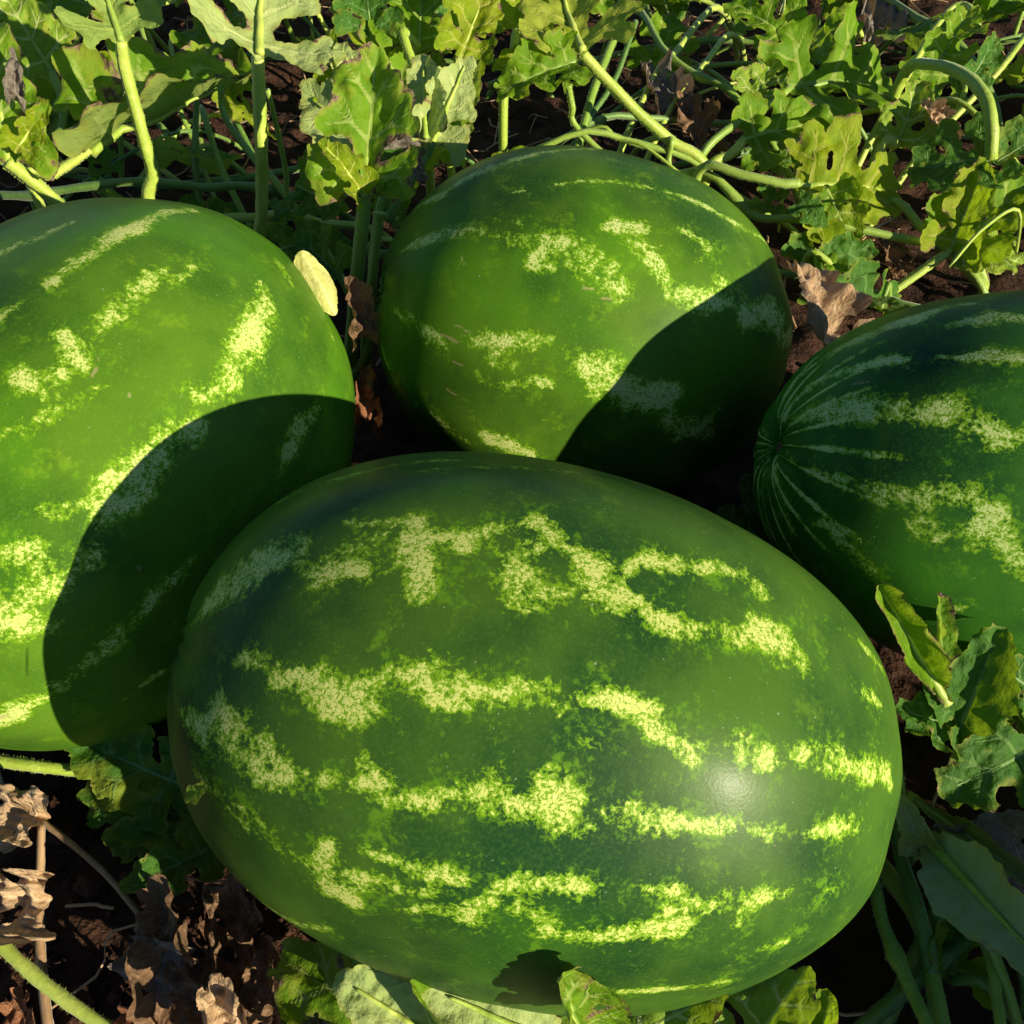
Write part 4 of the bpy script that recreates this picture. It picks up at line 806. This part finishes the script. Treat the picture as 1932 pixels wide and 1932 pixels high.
# thin dead stems
def twig(pts, r, label):
    o = at(*pts[0][:2], z=pts[0][2]); t_ = tube('twig', [at(a, b, z=c) for a, b, c in pts], r, r * .8, STEM['dry'], None, o, n=30)
    tag(t_, label, 'stem', 'dead stems on the soil')
twig([(-40, 1465, .05), (60, 1535, .045), (190, 1640, .04), (295, 1765, .03)], .0022, 'long thin brown stem slanting over dark soil at lower left')
twig([(1600, 560, .01), (1590, 500, .02), (1640, 440, .05), (1690, 410, .06)], .0014, 'fine curved brown tendril above the right watermelon')

# pale yellow withered petal leaning on the left watermelon
o = leaf(None, at(634, 596, z=.195), at(566, 474, z=.235), (.55, -.75, .35), LEAF['straw'], 1001, 230, 64, wid=1.0, name='withered_petal', fold=-.5, cup=-1.5, curl=.6, ruf=.03, crink=.010)
tag(o, 'pale yellow cupped withered leaf against the right side of left watermelon', 'withered leaf')

# chip of leaf stuck to the front watermelon
o = leaf(None, Vector((-.1425, .1660, .2185)), Vector((-.1272, .1645, .2395)), (-.6, -.65, .45), LEAF['pale'], 1020, 231, 30, wid=.42, name='leaf_fragment', fold=.1, cup=.3, curl=.1, ruf=.01, crink=.005)
tag(o, 'tiny pale leaf fragment stuck to the left end of front watermelon', 'leaf fragment')
# ------------------------------------------------------------------ leafy fill behind
rg = np.random.default_rng(77)
PROTO = []
for i in range(14):
    sh = shape(60 + i, 58, float(rg.choice([.8, .95, 1.1])))
    P, tip = deform(sh, 300 + i, fold=rg.uniform(-.1, .6), cup=rg.uniform(.2, 1.2), curl=rg.uniform(.2, 1.2), ruf=rg.uniform(.04, .085), crink=.02, side=rg.normal() * .2)
    me = bpy.data.meshes.new('leaf'); me.from_pydata(P.tolist(), [], sh[1]); me.polygons.foreach_set('use_smooth', [True] * len(me.polygons))
    for k_, a_ in (('vein', sh[2]), ('edge', sh[3])): me.attributes.new(k_, 'FLOAT', 'POINT').data.foreach_set('value', a_.astype(np.float32))
    me.materials.append(LEAF['fresh']); uv_layer(me, sh[0]); PROTO.append((me, tip))
def fill_leaf(v, B, root, length, az, pitch, roll, mat):
    me, tip = PROTO[int(rg.integers(len(PROTO)))]
    d = np.array([math.cos(az) * math.cos(pitch), math.sin(az) * math.cos(pitch), math.sin(pitch)])
    face = np.array([math.cos(roll) * .5, -.45 + .3 * math.sin(roll), .8])
    M3 = orient(tip, B, np.array(B) + d * length, face)
    o = bpy.data.objects.new('leaf', me); COL.objects.link(o)
    o.material_slots[0].link = 'OBJECT'; o.material_slots[0].material = LEAF[mat]
    o.matrix_world = Matrix(M3.tolist()).to_4x4(); rel(o, v, B)
    p_ = tube('petiole', [B, Vector(B) * .5 + Vector(root) * .5 + Vector(rg.normal(size=3) * .012) + Vector((0, 0, .02)), root], .0028, .0036, STEM[str(rg.choice(['green', 'pale', 'dark']))], None, B, n=12, sides=7)
    p_.parent = v; p_.location = Vector(B) - Vector(v['_w'])
    return o
def fill_vine(pts, label, n, zlo, zhi, size=(.08, .14), mats=('fresh', 'fresh', 'fresh', 'dark', 'scorch', 'yellow'), spread=.09):
    v = vine('watermelon_vine', pts[0], label); C = smooth_path(pts, 60)
    stem(v, pts, .0055, .0045, 'dark', n=50, knots=(.2, .4, .6, .8), wob=.001)
    for i in range(n):
        r_ = Vector(C[int((i + rg.random()) / n * 59)]); sd = (-1) ** i
        off = Vector((rg.normal() * spread, rg.normal() * spread, 0)); B = r_ + off; B.z = rg.uniform(zlo, zhi)
        fill_leaf(v, B, r_, rg.uniform(*size), rg.uniform(0, 6.28), rg.uniform(-.2, .7), rg.uniform(0, 6.28), str(rg.choice(mats)))
    if spread > .06:
        for i in range(6):
            a = Vector(C[int(rg.integers(60))]) + Vector((rg.normal() * .1, rg.normal() * .1, 0)); L_ = rg.uniform(.10, .24); th = rg.uniform(0, 6.28); hz = rg.uniform(.02, .14)
            a.z = .0; b = a + Vector((math.cos(th) * L_, math.sin(th) * L_, hz)); c = a * .5 + b * .5 + Vector((0, 0, hz * .35))
            tube('stem', [a, c, b, b + (b - c) * .6 - Vector((0, 0, .03))], rg.uniform(.0018, .0032), .0014, STEM[str(rg.choice(['green', 'dark', 'pale']))], v, v['_w'], n=14, sides=7)
    return v
g = lambda *p: [Vector(q) for q in p]
fill_vine(g((-1.0, 1.00, .02), (-.7, 1.05, .04), (-.4, 1.0, .03), (-.1, 1.08, .04)), 'leafy vine running behind the tall stalks at upper left', 24, .05, .19)
fill_vine(g((-1.2, 1.3, .02), (-.8, 1.3, .04), (-.4, 1.35, .03), (0, 1.3, .04)), 'farther leafy vine along the top edge at left', 34, .05, .17)
fill_vine(g((0, 1.3, .02), (.3, 1.38, .04), (.5, 1.3, .03), (.75, 1.4, .04)), 'leafy vine along the top edge right of centre', 15, .04, .14)
fill_vine(g((.1, 1.02, .02), (.35, 1.1, .03), (.6, 1.12, .03), (.9, 1.05, .03)), 'low leafy vine threading through the tangle at back right', 8, .03, .10, (.06, .11))
fill_vine(g((.75, 1.2, .02), (1.0, 1.0, .03), (1.0, .8, .03)), 'leafy vine at the top right corner behind the arching stalk', 18, .04, .13)
fill_vine(g((-1.3, 1.75, .02), (-.7, 1.7, .04), (0, 1.75, .03), (.7, 1.7, .04), (1.3, 1.75, .02)), 'farthest leafy vine at the very top of the view', 60, .05, .18, (.1, .16))
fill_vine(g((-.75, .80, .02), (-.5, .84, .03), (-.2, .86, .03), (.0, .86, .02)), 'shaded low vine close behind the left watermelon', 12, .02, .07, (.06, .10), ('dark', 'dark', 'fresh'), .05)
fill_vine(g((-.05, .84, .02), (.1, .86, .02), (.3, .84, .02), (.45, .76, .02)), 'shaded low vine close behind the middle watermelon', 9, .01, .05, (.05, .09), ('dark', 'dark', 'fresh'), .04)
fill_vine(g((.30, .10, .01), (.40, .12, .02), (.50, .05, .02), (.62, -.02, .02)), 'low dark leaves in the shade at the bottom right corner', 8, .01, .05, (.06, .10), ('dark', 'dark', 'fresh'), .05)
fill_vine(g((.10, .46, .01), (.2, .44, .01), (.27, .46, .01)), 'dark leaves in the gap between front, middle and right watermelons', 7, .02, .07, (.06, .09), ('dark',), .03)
# off to the right of the picture, unseen shoots added to shade the corner
fill_vine(g((.40, .07, .02), (.48, .01, .03), (.58, -.05, .03), (.70, -.12, .03)), 'unseen leafy shoots added past the bottom right corner to shade it', 26, .03, .11, (.09, .13), spread=.05)

# ------------------------------------------------------------------ loose litter: soil crumbs and straw
V, F_ = [], []
ico = [(0, 0, 1), (.894, 0, .447), (.276, .851, .447), (-.724, .526, .447), (-.724, -.526, .447), (.276, -.851, .447), (.724, .526, -.447), (-.276, .851, -.447), (-.894, 0, -.447), (-.276, -.851, -.447), (.724, -.526, -.447), (0, 0, -1)]
icf = [(0, 1, 2), (0, 2, 3), (0, 3, 4), (0, 4, 5), (0, 5, 1), (1, 6, 2), (2, 7, 3), (3, 8, 4), (4, 9, 5), (5, 10, 1), (6, 7, 2), (7, 8, 3), (8, 9, 4), (9, 10, 5), (10, 6, 1), (11, 7, 6), (11, 8, 7), (11, 9, 8), (11, 10, 9), (11, 6, 10)]
for i in range(2600):
    x = rg.uniform(-1.0, 1.0); y = rg.uniform(-.05, 1.7)
    if i < 900: x = rg.uniform(-.5, -.1); y = rg.uniform(.0, .3)
    s = rg.choice([.002, .003, .0045, .008, .013], p=[.35, .3, .2, .1, .05]); z = ground_z(x, y) + s * .3; b0 = len(V)
    ax = rg.uniform(.6, 1.2, 3) * s
    for p_ in ico: V.append((x + p_[0] * ax[0] * rg.uniform(.75, 1.2), y + p_[1] * ax[1] * rg.uniform(.75, 1.2), z + p_[2] * ax[2] * rg.uniform(.7, 1.1)))
    F_ += [tuple(b0 + q for q in f) for f in icf]
o = mesh_obj('soil_crumbs', V, F_, M_SOIL, None, False); o['kind'] = 'stuff'; tag(o, 'loose reddish brown soil crumbs on the ground', 'soil')
V, F_ = [], []
for i in range(700):
    x = rg.uniform(-1.0, 1.0); y = rg.uniform(.0, 1.6); a = rg.uniform(0, 6.28); L = rg.uniform(.02, .09); z = ground_z(x, y) + rg.uniform(.002, .02)
    pts = [np.array([x, y, z]) + np.array([math.cos(a), math.sin(a), 0]) * L * f_ + rg.normal(size=3) * L * .10 for f_ in (0, .33, .66, 1)]
    C = smooth_path(pts, 7); r = rg.uniform(.0006, .0016); b0 = len(V); dx = np.array([-math.sin(a), math.cos(a), 0])
    for c in C:
        for s in range(4): V.append(c + r * (math.cos(s * 1.571) * dx + math.sin(s * 1.571) * np.array([0, 0, 1])))
    for k_ in range(7):
        for s in range(4): F_.append((b0 + k_ * 4 + s, b0 + k_ * 4 + (s + 1) % 4, b0 + k_ * 4 + 4 + (s + 1) % 4, b0 + k_ * 4 + 4 + s))
o = mesh_obj('straw_litter', V, F_, STEM['dry'], None); o['kind'] = 'stuff'; tag(o, 'thin dead straw and tendril bits scattered on the soil', 'litter')

for o in bpy.data.objects:
    if '_w' in o: del o['_w']
